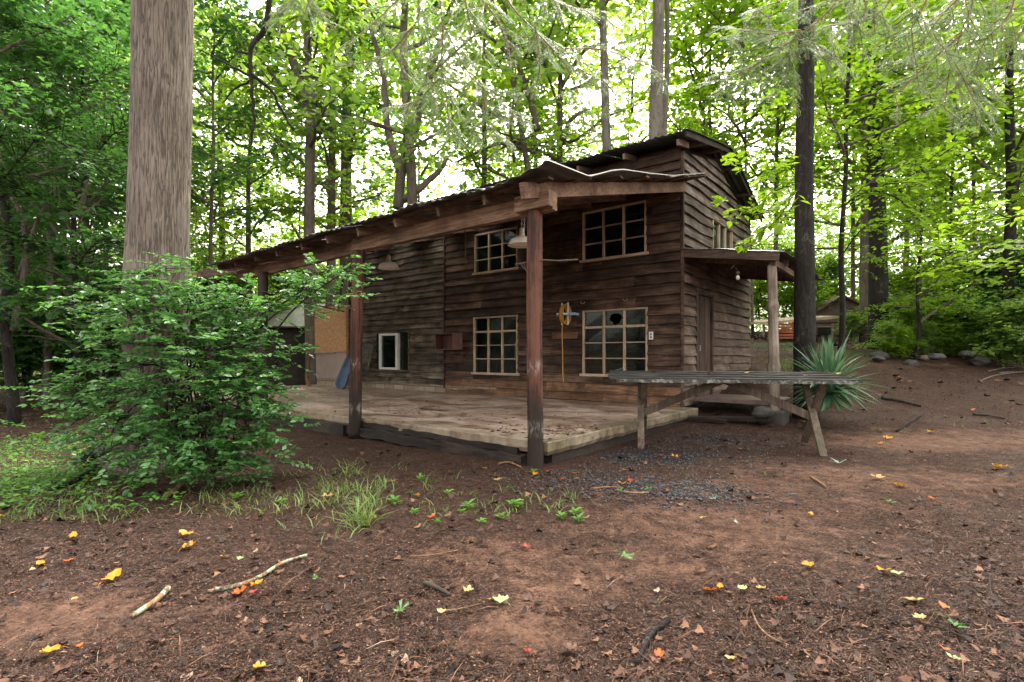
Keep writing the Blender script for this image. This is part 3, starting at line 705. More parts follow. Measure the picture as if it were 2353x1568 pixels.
# near post with the worn pale band
def post_mat():
    t = NT('porch_post_near', .7, .3)
    v = t.mapping((20, 20, 1.1)); g = t.noise(1, 9, .7, v, .8); big = t.noise(2, 5, .6)
    c = t.ramp(t.math('ADD', t.math('MULTIPLY', g, .6), t.math('MULTIPLY', big, .4)), [(.4, (.014, .005, .0035)), (.49, (.052, .019, .012)), (.58, (.13, .052, .031))])
    sx = t.n.new('ShaderNodeSeparateXYZ'); t.con(t.obj, sx.inputs[0]); z = sx.outputs[2]
    zz = t.math('ADD', z, t.math('MULTIPLY', t.math('SUBTRACT', big, .5), .5))
    c = t.mix(t.ramp(zz, [(.5, .9), (1.1, 0.)]), c, (.022, .016, .012))
    w = t.noise(5, 7, .75, t.mapping((3, 3, 1)))
    for zc in (.42, 1.08):
        m = t.ramp(t.math('ABSOLUTE', t.math('SUBTRACT', z, zc)), [(0., 1.), (.11, 0.)])
        c = t.mix(t.math('MULTIPLY', m, t.ramp(w, [(.5, 0.), (.64, .8)])), c, (.34, .3, .26))
    t.col(c); t.bump(g, .7, .012); return t.mat
M['post_near'] = post_mat()
post(.2, PP, -.05, 2.75, .083, M['post_near'], 1, bot=1.04)
post(-3.1, PP, 0, 2.74, .085, M['post_near'], 2, lean=(.1, 0), bot=1.1)
post(-6.0, PP+.03, -.1, 2.74, .085, M['rot_shade'], 3); post(-7.4, -5.03, -.1, 2.68, .085, M['rot_shade'], 4)  # far posts are sound wood; porch shade is put into their dark colour
def roofz(y): return 3.07+.277*(y-PY)
mb = MB(); mb.bar((.42, PY, 2.835), (-3.2, PY, 2.84), .09, .19, seg=10, wob=.003); mb.build('porch_beam', [M['beam']], cabin, bevel=.006)
mb = MB(); mb.bar((-3.0, PY+.1, 2.85), (-7.3, PY+.1, 2.80), .09, .19, seg=10, wob=.003); mb.build('porch_beam', [M['beam']], cabin, bevel=.006)
mb = MB(); mb.bar((.44, PY-.1, 2.845), (-.02, PY-.1, 2.845), .08, .17) ; mb.build('beam_block', [M['beam']], cabin, bevel=.006)
rx = [.3]+[-.3-i*.78 for i in range(13)]
for i, x in enumerate(rx):
    mb = MB(); ye = -5.13 if i == 0 else -4.98-.06*random.random(); xb = x if i == 0 else x
    if i == 0: mb.bar((x, ye, roofz(ye)-.09), (.08, -.05, roofz(-.05)-.12), .05, .16, seg=8, wob=.003)
    else: mb.bar((x, ye, roofz(ye)-.07), (x-(0 if x > -7 else 1), -.06, roofz(-.05)-.08), .045, .11, seg=6, wob=.003, sd=i)
    mb.build('rafter', [M['beam'] if i == 0 else M['rafter']], cabin, bevel=.005)
mb = MB()
for k in range(7):
    y = -4.9+k*.78; mb.bar((.5, y, roofz(y)-.005), (-7.4-(y+4.9)*.5, y, roofz(y)-.005), .09, .02)
mb.build('purlin', [M['rafter']], cabin)
def corrug(name, fn, n, m, mats, thick=.006, amp=.012, per=.0):
    """sheet over (s,t) in 0..1; fn -> point, ripples go up"""
    s = np.linspace(0, 1, n); t = np.linspace(0, 1, m); V = []
    for tt in t:
        for ss in s: V.append(fn(ss, tt))
    i = np.arange(n*m).reshape(m, n); Fq = np.stack([i[:-1, :-1], i[:-1, 1:], i[1:, 1:], i[1:, :-1]], -1).reshape(-1, 4)
    o = link(name, np_mesh(name, np.array([tuple(v) for v in V]), Fq), mats, cabin, smooth=True)
    md = o.modifiers.new('t', 'SOLIDIFY'); md.thickness = thick; return o
def ripple(x): return .011*math.cos(x*2*PI/.13)
def N3(a, b, c=0): return mnoise.noise(Vector((a, b, c)))
def zig(t):                        # bent profile of the torn end sheet
    K = ((0, .09), (.16, -.06), (.27, .015), (.33, .03), (.5, -.01), (.68, -.035), (1, .02))
    for (a, b), (c, d) in zip(K[:-1], K[1:]):
        if t <= c: return b+(d-b)*(t-a)/(c-a)
    return .02
# porch roof, laid as separate overlapping sheets
ns = 10
for k in range(ns):
    xa = .42-k*.8; xb = xa-.86
    def fn(s, t, k=k, xa=xa, xb=xb):
        y = -5.16+.05*N3(k*3.1, 2)+5.25*t; x = xa+(xb-xa)*s
        if k >= ns-4: x -= (t)*.75*(k-(ns-5))
        lift = (.07*max(0, N3(x*1.1, 7, k*2))+.02*N3(x*5, 3))*(1-t)**2+.02*N3(x*2.5, y*1.5, 3)
        z = roofz(y)+.03+ripple(x)+lift+(.014 if k % 2 else 0)
        sag = -.012*max(0, -x-3.5)*(1-t)
        ex = 0
        if k == 0: ex = math.exp(-(s*3.5)**2); 
        if k == 0:
            x += ex*(.26*(1-t)-.03); z += ex*zig(t)
        return Vector((x, y, z+sag))
    corrug('porch_roof_sheet', fn, 80, 50, [M['tin']])
# bright bent edge of the end sheet
def rk(t):
    ex = 1; y = -5.16+5.25*t; x = .42+.26*(1-t)-.03
    z = roofz(y)+.035+.011+zig(t)
    return Vector((x+.004, y, z))
mb = MB(); pts = [rk(i/60) for i in range(61)]
for i in range(60):
    p, q = pts[i], pts[i+1]
    mb.bar(p, q, .007, .011)
mb.build('sheet_edge', [M['lip']], cabin)
# small torn flaps
for (px, py, Y, sx_) in ((1075, 470, 5.9, .12), (960, 500, 6.5, .1), (820, 545, 7.4, .1)):
    p = P(px, py, Y); M4 = cabin.matrix_basis.inverted() if False else None
# main roof
def mainz(y): return 5.03+.19*(y+.55) if y < 1.95 else 5.505-.325*(y-1.95)
for k in range(8):
    xa = .33-k*.85; xb = xa-.9
    for side in (0, 1):
        def fn(s, t, k=k, side=side, xa=xa, xb=xb):
            x = xa+(xb-xa)*s
            y = (-.55+.04*N3(k, 3)+2.5*t) if side == 0 else (1.95+2.8*t)
            return Vector((x, y, mainz(y)+.02+ripple(x)+.02*N3(x*1.4, y*1.2)+(.012 if k % 2 else 0)+.09*max(0, N3(x*1.6, 4))*((1-t)**2 if side == 0 else t**2)+.02*N3(x*5, 9)*(1-t)))
        corrug('main_roof_sheet', fn, 80, 16, [M['tin']])
mb = MB(); 
for y in (.5, 1.5, 2.5, 3.5, 4.4): mb.bar((.28, y, mainz(y)-.05), (XJ-.3, y, mainz(y)-.05), .09, .07)
mb.build('purlin', [M['rafter']], cabin)
mb = MB(); mb.bar((.27, -.5, mainz(-.5)-.035), (.27, 1.95, mainz(1.95)-.035), .03, .09); mb.bar((.27, 1.95, mainz(1.95)-.035), (.27, 4.7, mainz(4.7)-.035), .03, .09)
mb.build('barge_board', [M['rot_shade']], cabin)
for x in (.12, -.9, -1.9, -2.9):
    mb = MB(); mb.bar((x, -.48, mainz(-.48)-.14), (x, 0, mainz(0)-.14), .05, .1); mb.build('rafter_tail', [M['rafter']], cabin)
mb = MB(); mb.quad([(XE-.2, -.1, 4.38), (XJ+.02, -.1, 4.38), (XJ+.02, WD+.3, 4.9), (XE-.2, WD+.3, 4.5)]); mb.build('rear_roof', [M['tin']], cabin, solid=.02)
# side porch roof
def spz(x): return 3.12-.155*x
for k in range(5):
    ya = -.06+k*.84
    def fn(s, t, ya=ya, k=k): 
        y = ya+.88*s; x = .02+1.68*t; return Vector((x, y, spz(x)+.03+.009*math.cos(y*2*PI/.13)+.02*N3(x*2, y*2, 4)+(.01 if k % 2 else 0)-.05*t*max(0, N3(y*1.3, 8))))
    corrug('side_porch_roof_sheet', fn, 60, 14, [M['tin']])
mb = MB(); mb.bar((.03, -.02, spz(0)-.06), (1.62, -.02, spz(1.6)-.06), .05, .15, seg=6, wob=.004); mb.build('fascia_board', [M['fascia']], cabin, bevel=.005)
for y in (.75, 1.6, 2.5, 3.4):
    mb = MB(); mb.bar((.05, y, spz(0)-.06), (1.6, y, spz(1.6)-.06), .045, .12); mb.build('rafter', [M['rafter']], cabin)
mb = MB(); mb.bar((1.5, .05, 2.73), (1.5, 4.05, 2.73), .09, .1, seg=6, wob=.01); mb.build('side_porch_beam', [M['rafter']], cabin)
post(1.53, .12, .12, 2.70, .072, M['post_pale'], 5, lean=(-.05, 0), bot=1.18, knots=.4, name='side_porch_post')
post(1.5, 3.9, .4, 2.7, .06, M['bark_dark'], 6, knots=.15, name='side_porch_post')
mb = MB(); mb.bar((.15, .9, .42), (1.5, .9, .42), 1.1, .03); mb.box(.1, 1.45, .36, .39, .36, .43)
mb.build('step_grate', [M['grate']], cabin)
mb = MB(); mb.bar((.2, -.35, .12), (1.5, -.15, .17), .2, .05, seg=4, wob=.01); mb.bar((-.1, -.42, .1), (.9, -.42, .12), .12, .05, seg=4, wob=.01); mb.build('step_plank', [M['rot_shade']], cabin)
mb = MB(); mb.box(1.3, 1.7, -.05, .35, 0, .3); mb.build('footing_block', [M['rock']], cabin, bevel=.03)
# bare bulb socket under the side porch
def lw(x, y, z): return cabin.matrix_world @ Vector((x, y, z))
bpy.context.view_layer.update()
# annex at the left end
mb = MB(); ax0, ax1 = wx(724), XE-.12
mb.box(ax0, ax1, -.12, 1.6, SLAB+.2, 1.32, 1); mb.box(ax0, ax1+.03, -.145, 1.6, 1.325, 2.75, 0); mb.box(ax0, ax1, -.1, 1.6, 0, SLAB+.19, 2); mb.box(ax0-.04, ax0+1.4, -.17, -.1, 1.28, 1.33, 3)
mb.build('boarded_annex', [M['osb'], M['pink'], M['brick'], M['trim']], cabin)
mb = MB(); mb.bar((XE-.25, -.3, 2.55), (XE-.1, -.15, 4.0), .06, .06); mb.build('brace', [M['rot_shade']], cabin)
mb = MB(); mb.bar((-6.0, PY+.03, 2.34), (XE-.1, -.2, 2.55), .03, .03); mb.build('cross_rail', [M['rot_shade']], cabin)

# ------------------------------------------------------------------ things on and under the porch
def loc2w(o, x, y, z, rz=0): o.location = lw(x, y, z); o.rotation_euler = (0, 0, RZ+rz)
def links(mb, p0, p1, n, r=.012, w=.0028):
    p0 = Vector(p0); p1 = Vector(p1)
    for i in range(n):
        c = p0.lerp(p1, (i+.5)/n); L = (p1-p0).length/n*.75; pts = []
        for k in range(9):
            a = 2*PI*k/8; u = math.cos(a)*r*.7; v = math.sin(a)*L
            pts.append(c+Vector((u if i % 2 else 0, 0 if i % 2 else u, v)))
        mb.tube(pts, w, 5, cap=False)
def lamp(px, py, Y, chaintop, label, double):
    p = P(px, py, Y); t = empty('pendant_lamp', p, 0, label=label, cat='lamp', group='lamps hanging under the porch roof')
    mb = MB(); mb.lathe([(.03, .075), (.045, .07), (.05, .055), (.1, .045), (.14, .02), (.15, .002), (.158, -.03), (.172, -.04), (.173, -.044)], 32, m=0)
    sh = mb.build('lamp_shade', [M['enamel']], t, smooth=True, solid=.003)
    mb = MB(); mb.lathe([(.168, -.042), (.14, -.0), (.06, .03), (.001, .035)], 32); mb.build('reflector', [M['enamel_in']], t, smooth=True)
    mb = MB(); mb.lathe([(.001, .17), (.024, .17), (.03, .155), (.036, .08), (.045, .072)], 20); mb.build('socket', [M['enamel']], t, smooth=True)
    mb = MB(); H = chaintop-p.z
    if double: links(mb, (0, 0, .17), (-.0, .01, H), int((H-.17)/.032)); links(mb, (.03, 0, .15), (.035, 0, H), int((H-.15)/.032))
    else: mb.tube([(0, 0, .17), (0, 0, H)], .006, 6)
    mb.build('chain' if double else 'cord', [M['lip'] if double else M['rust']], t)
lamp(1199, 556, 6.35, 3.2, 'white enamel barn lamp hanging on a chain beside the near post', True)
lamp(893, 611, 8.2, 3.1, 'beige enamel barn lamp hanging deeper in the porch near the second post', False)
t = empty('hanging_chain', P(1069, 535, 7.0), label='rusty chain with hook hanging from the porch beam between the lamps', cat='chain')
mb = MB(); links(mb, (0, 0, .12), (0, 0, -.36), 15, .014, .004); mb.tube(curve_pts([(0, 0, -.36), (.02, 0, -.4), (0, 0, -.43), (-.02, 0, -.41)]), .004, 5); mb.build('chain', [M['rust']], t)
mb = MB(); mb.tube([(.02, -.05, 0), (.06, -.05, .01), (.22, -.06, 0), (.42, -.02, .02)], .009, 6); mb.tube([(-.25, 0, -.03), (-.1, 0, 0), (.05, 0, .02)], .008, 6)
mb.tube([(-.16, 0, .0), (-.13, 0, -.1), (-.1, 0, -.16), (-.08, 0, -.26)], .005, 5); mb.tube([(-.2, 0, .0), (-.16, 0, -.07), (-.09, 0, -.1), (-.04, 0, -.22), (-.07, 0, -.28), (-.13, 0, -.24)], .005, 5)
o = mb.build('wire_hanger', [M['rust']]); o.location = P(1237, 602, 5.55); tag(o, 'rusty metal bracket with dangling wire hooks nailed through the near porch post', 'bracket')
# hose reel
def on_wall(name, px, py, out, **k):
    a = wx(px); t = empty(name, lw(a, -out, wz(px, py)), RZ, **k); return t
t = on_wall('hose_reel', 1310, 724, .2, label='blue and white reel of coiled yellow hose mounted on the cabin wall', cat='hose reel')
mb = MB()
for i in range(6):
    r = .145+.008*(i % 3)+.012*(i // 3); pts = [(-.05+.02*i+.004*math.sin(k), math.cos(2*PI*k/28)*r*.9, math.sin(2*PI*k/28)*r*1.25) for k in range(29)]; mb.tube(pts, .0095, 6, cap=False)
mb.tube(curve_pts([(-.05, .0, -.165), (-.065, -.01, -.4), (-.055, 0, -.8), (-.05, 0, -1.25), (-.035, .01, -1.42)]), .009, 6)
ho = mb.build('hose', [M['hose']], t, smooth=True); 
mb = MB(); 
for s in (-.075, .075):
    mb.bar((s, 0, -.22), (s, 0, .24), .03, .014); 
    mb.bar((s, -.19, .0), (s, .19, .0), .014, .03)
mb.build('spool', [M['reel_w']], t, bevel=.003)
mb = MB(); mb.bar((-.16, 0, 0), (.12, 0, 0), .035, .035); mb.bar((.0, -.02, .0), (.25, .0, .0), .05, .055); mb.bar((.22, 0, 0), (.22, .18, 0), .04, .05); mb.tube([(-.16, 0, 0), (-.19, 0, 0)], .035, 12)
mb.build('bracket', [M['reel']], t, bevel=.004)
# wall cabinet with open door
t = on_wall('wall_cabinet', 1042, 786, .06, label='small red brown wall cabinet hanging open beside the lower left window', cat='cabinet')
w = wx(1062)-wx(1022); h = wz(1042, 768)-wz(1042, 805)
mb = MB(); d = .28
mb.box(-w/2, w/2, -d, 0, h/2-.02, h/2); mb.box(-w/2, w/2, -d, 0, -h/2, -h/2+.02); mb.box(-w/2, -w/2+.02, -d, 0, -h/2+.02, h/2-.02); mb.box(w/2-.02, w/2, -d, 0, -h/2+.02, h/2-.02); mb.box(-w/2+.02, w/2-.02, -.02, 0, -h/2+.02, h/2-.02)
mb.build('case', [M['cabinet']], t)
mb = MB(); mb.box(w/2+.005, w/2+.34, -d-.02, -d, -h/2, h/2); mb.build('door', [M['cabinet']], t, bevel=.004)
mb = MB(); mb.bar((-w/4, -.02, -h/2), (-w/4, -.02, -h/2-.18), .012, .012); mb.bar((w/2+.1, -.02, -h/2), (w/2+.1, -.02, -h/2-.18), .012, .012); mb.build('support', [M['rust']], t)
# outlet
t = on_wall('outlet_cover', 1499, 772, .055, label='white electrical outlet plate on the siding right of the lower right window', cat='outlet')
mb = MB(); mb.box(-.045, .045, -.012, 0, -.075, .075); mb.build('cover_plate', [M['white']], t, bevel=.004); mb = MB(); mb.box(-.014, .014, -.016, -.012, -.045, -.012); mb.box(-.014, .014, -.016, -.012, .012, .045); mb.build('socket', [M['rust']], t)
for px, py, lb in ((1343, 697, 'bent white hook on the siding above the lower right window, left one'), (1440, 690, 'bent white hook on the siding above the lower right window, right one')):
    a = wx(px); mb = MB(); mb.tube(curve_pts([(-.05, 0, .04), (-.04, -.03, 0), (.0, -.05, -.015), (.05, -.05, -.01), (.065, -.05, .02)]), .006, 6)
    o = mb.build('wall_hook', [M['lip']]); o.location = lw(a, -.05, wz(px, py)); o.rotation_euler = (0, 0, RZ); tag(o, lb, 'hook', 'hooks on the cabin wall')
# leaning window screen
M4 = lw
mb = MB(); w, h = .47, .84
for (x0, x1, z0, z1) in ((0, .03, 0, h), (w-.03, w, 0, h), (.03, w-.03, 0, .03), (.03, w-.03, h-.03, h)): mb.box(x0, x1, -.012, .012, z0, z1)
t = empty('window_screen', lw(wx(843), -.3, 0.82), RZ, label='torn insect screen in a thin frame leaning beside the sliding window', cat='window screen'); t.rotation_euler = (-.16, .16, RZ)
mb.build('screen_frame', [M['siding_left']], t)
ms = NT('screen_mesh'); ms.col((.09, .085, .07)); tr = ms.n.new('ShaderNodeBsdfTransparent'); mx = ms.n.new('ShaderNodeMixShader'); mx.inputs[0].default_value = .6; ms.con(tr.outputs[0], mx.inputs[1]); ms.con(ms.b.outputs[0], mx.inputs[2]); ms.con(mx.outputs[0], ms.out.inputs[0])
mb = MB(); mb.quad([(.03, 0, .03), (w-.03, 0, .03), (w-.03, 0, h-.03), (.03, 0, h-.03)]); mb.build('screen_mesh', [ms.mat], t)
# blue tub leaning on the annex (a barrow tray with handles)
t = empty('plastic_sled', lw(wx(803)+.95, -.9, SLAB), RZ, label='faded blue plastic sled standing on end against the boarded annex', cat='sled'); t.rotation_euler = (-.3, .18, RZ)
mb = MB(); K = 14
def sled(u, v, off): 
    wv = .2*(1-.25*v)*(1 if v < .85 else math.sqrt(max(0.02, 1-((v-.85)/.16)**2))); side = abs(u)
    return Vector((u*wv, -off-.0+(-.09 if side > .93 else 0)*1.0, v*.95))
rows = []
for j in range(K+1):
    v = j/K; wv = .22*(1-.2*v)*math.sqrt(max(.05, 1-max(0, (v-.8)/.22)**2))*math.sqrt(max(.2, 1-max(0, (.12-v)/.13)**2))
    rows.append([(-wv-.03, -.1, v*.95), (-wv, -.09, v*.95), (-wv+.03, 0, v*.95), (-.05, .0, v*.95), (0, -.015, v*.95), (.05, 0, v*.95), (wv-.03, 0, v*.95), (wv, -.09, v*.95), (wv+.03, -.1, v*.95)])
for j in range(K):
    for i in range(8): mb.quad([rows[j][i], rows[j][i+1], rows[j+1][i+1], rows[j+1][i]])
mb.build('tray', [M['blue']], t, solid=.006)
mb = MB(); mb.tube(curve_pts([(-.1, -.1, .93), (-.05, -.12, 1.0), (.05, -.12, 1.0), (.1, -.1, .93)]), .008, 6); mb.build('pull_rope', [M['rust']], t)
# hanging socket under side porch
t = empty('bulb_socket', lw(.95, .1, 2.62), RZ, label='bare bulb socket with looped wire hanging under the side porch roof', cat='bulb socket')
mb = MB(); mb.lathe([(.001, .03), (.03, .03), (.035, 0), (.028, -.03), (.018, -.04)], 14); mb.build('socket', [M['rust']], t, smooth=True)
mb = MB(); mb.lathe([(.018, -.04), (.03, -.06), (.034, -.085), (.022, -.11), (.001, -.12)], 14); mb.build('bulb', [M['white']], t, smooth=True)
mb = MB(); mb.tube(curve_pts([(0, 0, .03), (-.06, 0, .12), (-.12, 0, .08), (-.05, .0, .17), (.02, 0, .3)]), .005, 5); mb.build('wire', [M['rust']], t)

# ------------------------------------------------------------------ the table
def table():
    L = Vector((1.79, 7.1, 0)); R = Vector((3.85, 6.6, 0)); ax = (R-L).normalized(); pr = Vector((-ax.y, ax.x, 0))
    c = (L+R)/2; ang = math.atan2(ax.y, ax.x); half = (R-L).length/2
    t = empty('trestle_table', (c.x, c.y, 0), ang, label='long weathered plank table on crossed trestle legs beside the porch', cat='table')
    # local: x along table, y away
    zt = lambda y: .905+.09*(y+.38)/.76
    mb = MB(); nb = 4
    for i in range(nb):
        y0 = -.38+.76*i/nb; y1 = y0+.76/nb-.003; xa, xb = -half-.43+random.uniform(-.03, .03), half+.36+(.0 if i else .06)
        y = (y0+y1)/2; mb.bar((xa, y, zt(y)-.017), (xb, y, zt(y)-.017), y1-y0, .034, m=0, seg=26, wob=.004, sd=i+40)
    mb.build('tabletop', [M['table']], t)
    mb = MB(); mb.bar((-half-.33, -.385, zt(-.38)-.03), (half+.36, -.385, zt(-.38)-.025), .02, .04, seg=60, wob=.006, sd=9); mb.build('edge_strip', [M['pale_edge']], t)
    for s, X in ((0, -half), (1, half)):
        zf = float(gz((t.location.x+X*ax.x), t.location.y)); 
        for d in (-1, 1):
            mb = MB(); b = Vector((X+d*.02, d*.44, -.01 if d < 0 else .03)); tp = Vector((X+d*.02, -d*.3, .88)) ; mb.bar(b, tp, .036, .085, up=Vector((1, 0, 0)), seg=4, wob=.002); mb.build('leg', [M['table_leg']], t, bevel=.004)
        mb = MB(); mb.bar((X, -.34, .865), (X, .34, .925), .05, .06); mb.build('cleat', [M['table_leg']], t, bevel=.004)
        mb = MB(); mb.bar((X*.98, 0, .42), (0 if s else -.02, 0, .88), .04, .1, seg=5, wob=.003); mb.build('brace', [M['table_leg']], t, bevel=.004)
    return t, half
TB, TH = table()

# ------------------------------------------------------------------ leaves that can be counted
def leaf_obj(px, py, w, colr, label, shape='maple', p=None, name='fallen_leaf', grp='fallen leaves on the ground'):
    if p is None: p = G(px, py); p.z += .02
    s = w/F*p.y*.52; N = 20 if shape != 'oval' else 14; rnd = random.Random(int(px*7+py)); pts = []
    for k in range(N):
        a = 2*PI*k/N
        if shape == 'maple': r = s*(.62+.38*abs(math.cos(a*2.5))**.7)*(1 if k % 2 else .92)
        elif shape == 'oak': r = s*(.6+.4*math.cos(a*7))*(1.25 if abs(math.cos(a)) > .6 else .8)
        else: r = s*(1-.45*abs(math.sin(a)))
        x, y = r*math.cos(a), r*math.sin(a); pts.append((x, y, .25*s*rnd.uniform(-.6, 1)+ .35*(x*x+y*y)/s))
    mb = MB(); mb.v = [(0, 0, 0)]+pts; mb.f = [(0, k+1, (k+1) % N+1) for k in range(N)]; mb.m = [0]*N
    mb.tube([(s*.9, 0, .01), (s*1.3, s*.1, .012), (s*1.7, s*.3, .0)], s*.03, 4)
    o = mb.build(name, [LM[colr]], smooth=True); o.location = p; o.rotation_euler = (rnd.uniform(-.25, .25), rnd.uniform(-.25, .25), rnd.uniform(0, 6.28))
    tag(o, label, 'leaf', grp); return o
LV = [
 (258, 1338, 48, 'yellow', 'long yellow orange leaf lying on the clay left of the lichen stick', 'oval'),
 (434, 1265, 30, 'yellow', 'bright yellow leaf below another yellow leaf, above the lichen covered stick', 'maple'),
 (427, 1237, 34, 'yellow', 'curled orange yellow leaf directly above a bright yellow leaf', 'oval'),
 (168, 1241, 28, 'yellow', 'thin yellow leaf at the left, uppermost of the left clay patch', 'oval'),
 (155, 1300, 20, 'orange', 'small orange leaf just above the left clay patch', 'oval'),
 (93, 1306, 26, 'yellow', 'small yellow leaf near the left edge above a pale leaf', 'oval'),
 (75, 1318, 16, 'cream', 'tiny cream leaf beside a yellow one near the left edge', 'oval'),
 (172, 1390, 20, 'cream', 'cream leaf alone on the bare left clay', 'oval'),
 (115, 1513, 38, 'yellow', 'crumpled yellow leaf in the bottom left corner', 'maple'),
 (182, 1500, 18, 'orange', 'small orange leaf right of the bottom left yellow leaf', 'oval'),
 (596, 1548, 30, 'yellow', 'yellow leaf on a dark brown leaf at the bottom edge', 'maple'),
 (552, 1373, 36, 'orange', 'orange red leaf against the lower side of the lichen stick', 'maple'),
 (590, 1352, 30, 'yellow', 'yellow leaf touching the lichen covered stick', 'maple'),
 (584, 1373, 20, 'red', 'small red leaf below the lichen covered stick', 'oval'),
 (512, 1290, 16, 'yellow', 'little yellow leaf above the thick lichen stick', 'oval'),
 (552, 1293, 18, 'pale', 'pale green oval leaf above the lichen stick', 'oval'),
 (992, 1195, 24, 'orange', 'round orange leaf in front of the weeds', 'oval'),
 (752, 1147, 26, 'cream', 'pale yellow leaf resting on the grass tufts', 'maple'),
 (1075, 1369, 28, 'cream', 'peach coloured leaf left of the large pale green leaf', 'maple'),
 (1016, 1418, 24, 'cream', 'peach leaf lower left of the large pale green leaf', 'oval'),
 (1127, 1390, 16, 'yellow', 'small yellow leaf touching the large pale green leaf', 'oval'),
 (1150, 1392, 40, 'pale', 'large pale green lobed leaf in the middle of the foreground', 'maple'),
 (920, 1415, 46, 'green', 'dark green lobed leaf left of the peach leaves', 'oak'),
 (1438, 1288, 36, 'green', 'green lobed leaf in the middle distance right of centre', 'oak'),
 (725, 1341, 22, 'green', 'small green leaf right of the lichen stick', 'oak'),
 (1209, 1266, 20, 'red', 'red and orange leaf in front of the near post', 'maple'),
 (1310, 1505, 36, 'brown', 'reddish brown leaf at the bottom right of centre', 'maple'),
 (1212, 1510, 22, 'red', 'dark red leaf below the pale green leaf', 'maple'),
 (1515, 1520, 26, 'orange', 'vivid orange red leaf at the bottom beside the dark root', 'maple'),
 (1632, 1367, 34, 'orange', 'red and yellow maple leaf, left of a pair', 'maple'),
 (1655, 1361, 24, 'yellow', 'yellow leaf right beside the red and yellow maple leaf', 'oval'),
 (1706, 1364, 22, 'pale', 'greenish yellow leaf between two orange leaves', 'maple'),
 (1750, 1361, 24, 'cream', 'orange cream leaf right of the greenish yellow leaf', 'maple'),
 (1858, 1308, 28, 'yellow', 'bright yellow maple leaf above the black stick', 'maple'),
 (1795, 1388, 28, 'red', 'dull red leaf left of the black stick', 'maple'),
 (2032, 1319, 34, 'yellow', 'yellow leaf beside a small green one at the right', 'oval'),
 (2062, 1329, 26, 'pale', 'thin green yellow leaf touching a yellow leaf at the right', 'oval'),
 (2105, 1392, 40, 'cream', 'large cream leaf at the lower right', 'oval'),
 (2170, 1405, 26, 'orange', 'orange leaf right of the large cream leaf', 'oval'),
 (2115, 1435, 28, 'cream', 'peach oval leaf below the large cream leaf', 'maple'),
 (2195, 1452, 52, 'green', 'large dark green oak leaf in the lower right', 'oak'),
 (2190, 1523, 28, 'pale', 'pale green oval leaf in the bottom right corner', 'oval'),
 (2170, 1508, 20, 'orange', 'small orange leaf in the bottom right corner', 'oval'),
 (2018, 1104, 30, 'cream', 'pale yellow leaf on the right clay patch', 'maple'),
 (2068, 1121, 26, 'yellow', 'yellow leaf just right of and below a pale yellow leaf', 'maple'),
 (2297, 1078, 30, 'yellow', 'large yellow leaf near the right edge', 'maple'),
 (2143, 1153, 20, 'orange', 'orange leaf below the right clay patch', 'maple'),
 (1862, 1190, 20, 'yellow', 'yellow leaf alone in the right middle ground', 'oval'),
 (1615, 1198, 16, 'cream', 'small peach leaf in the middle of the bare dirt', 'oval'),
 (1691, 1208, 18, 'grey', 'grey green leaf in the middle of the bare dirt', 'oak'),
 (1640, 1152, 22, 'grey', 'pale grey leaf behind the bare dirt', 'oak'),
 (1928, 1069, 30, 'grey', 'pale blue green lobed leaf in front of the table leg', 'oak'),
 (2045, 1160, 24, 'green', 'small green leaf at the right below the yellow leaves', 'oak'),
 (1550, 1054, 18, 'yellow', 'yellow leaf on the gravel beneath the table, right one', 'maple'),
 (1520, 1051, 14, 'orange', 'small orange leaf on the gravel beneath the table', 'oval'),
 (1450, 1110, 18, 'orange', 'small orange leaf in front of the gravel', 'oval'),
 (1430, 1117, 20, 'yellow', 'yellow leaf in front of the gravel', 'oval'),
 (1845, 973, 18, 'yellow', 'yellow leaf beside the crossed right table legs', 'maple'),
 (2025, 1023, 18, 'yellow', 'small yellow leaf right of the table, nearer of two', 'maple'),
 (2040, 1011, 20, 'yellow', 'small yellow leaf right of the table, farther of two', 'maple'),
 (2140, 996, 18, 'yellow', 'yellow leaf on bare clay far right of the table', 'oval'),
 (1232, 1096, 22, 'yellow', 'curled yellow leaf at the foot of the near post', 'oval'),
 (1260, 1090, 18, 'red', 'small red leaf right of the near post foot', 'oval'),
 (1320, 1093, 14, 'yellow', 'tiny yellow leaf right of the near post', 'oval'),
 (1288, 1108, 20, 'orange', 'orange leaf in front of the near post', 'oval'),
 (1145, 1108, 22, 'cream', 'cream leaf left of the near post foot', 'oval'),
 (205, 1107, 16, 'yellow', 'small yellow leaf on the dirt left under the shrub', 'oval'),
 (1, 1196, 18, 'yellow', 'yellow leaf at the left edge beside the lawn', 'oval'),
 (960, 1145, 18, 'yellow', 'yellow leaf among the weeds', 'oval'),
 (1680, 1530, 26, 'cream', 'dull beige round leaf at the bottom of the picture', 'oval'),
 (2208, 822, 12, 'yellow', 'tiny yellow leaf in front of the row of rocks', 'oval'),
 (2070, 870, 12, 'orange', 'tiny orange leaf right of the yucca', 'oval'),
 (2235, 945, 12, 'orange', 'tiny orange leaf on the far right dirt', 'oval'),
]
for L_ in LV: leaf_obj(*L_)
for i, (x, y, cl, lb) in enumerate(((.3, .1, 'cream', 'cream leaf lying on the middle of the table'), (1.35, .05, 'cream', 'yellow leaf lying on the right end of the table'), (-.2, 0, 'brown', 'brown curled leaf lying on the table, left of the cream one'), (-.9, .1, 'brown', 'brown leaf near the left end of the table'), (.95, -.1, 'brown', 'brown leaf on the right half of the table'))):
    a = TB.rotation_euler.z; wxp = TB.location+Vector((x*math.cos(a)-y*math.sin(a), x*math.sin(a)+y*math.cos(a), .905+.09*(y+.38)/.76+.012))
    leaf_obj(100+i*31, 900, 16, cl, lb, 'oval', p=wxp, grp='leaves on the table')

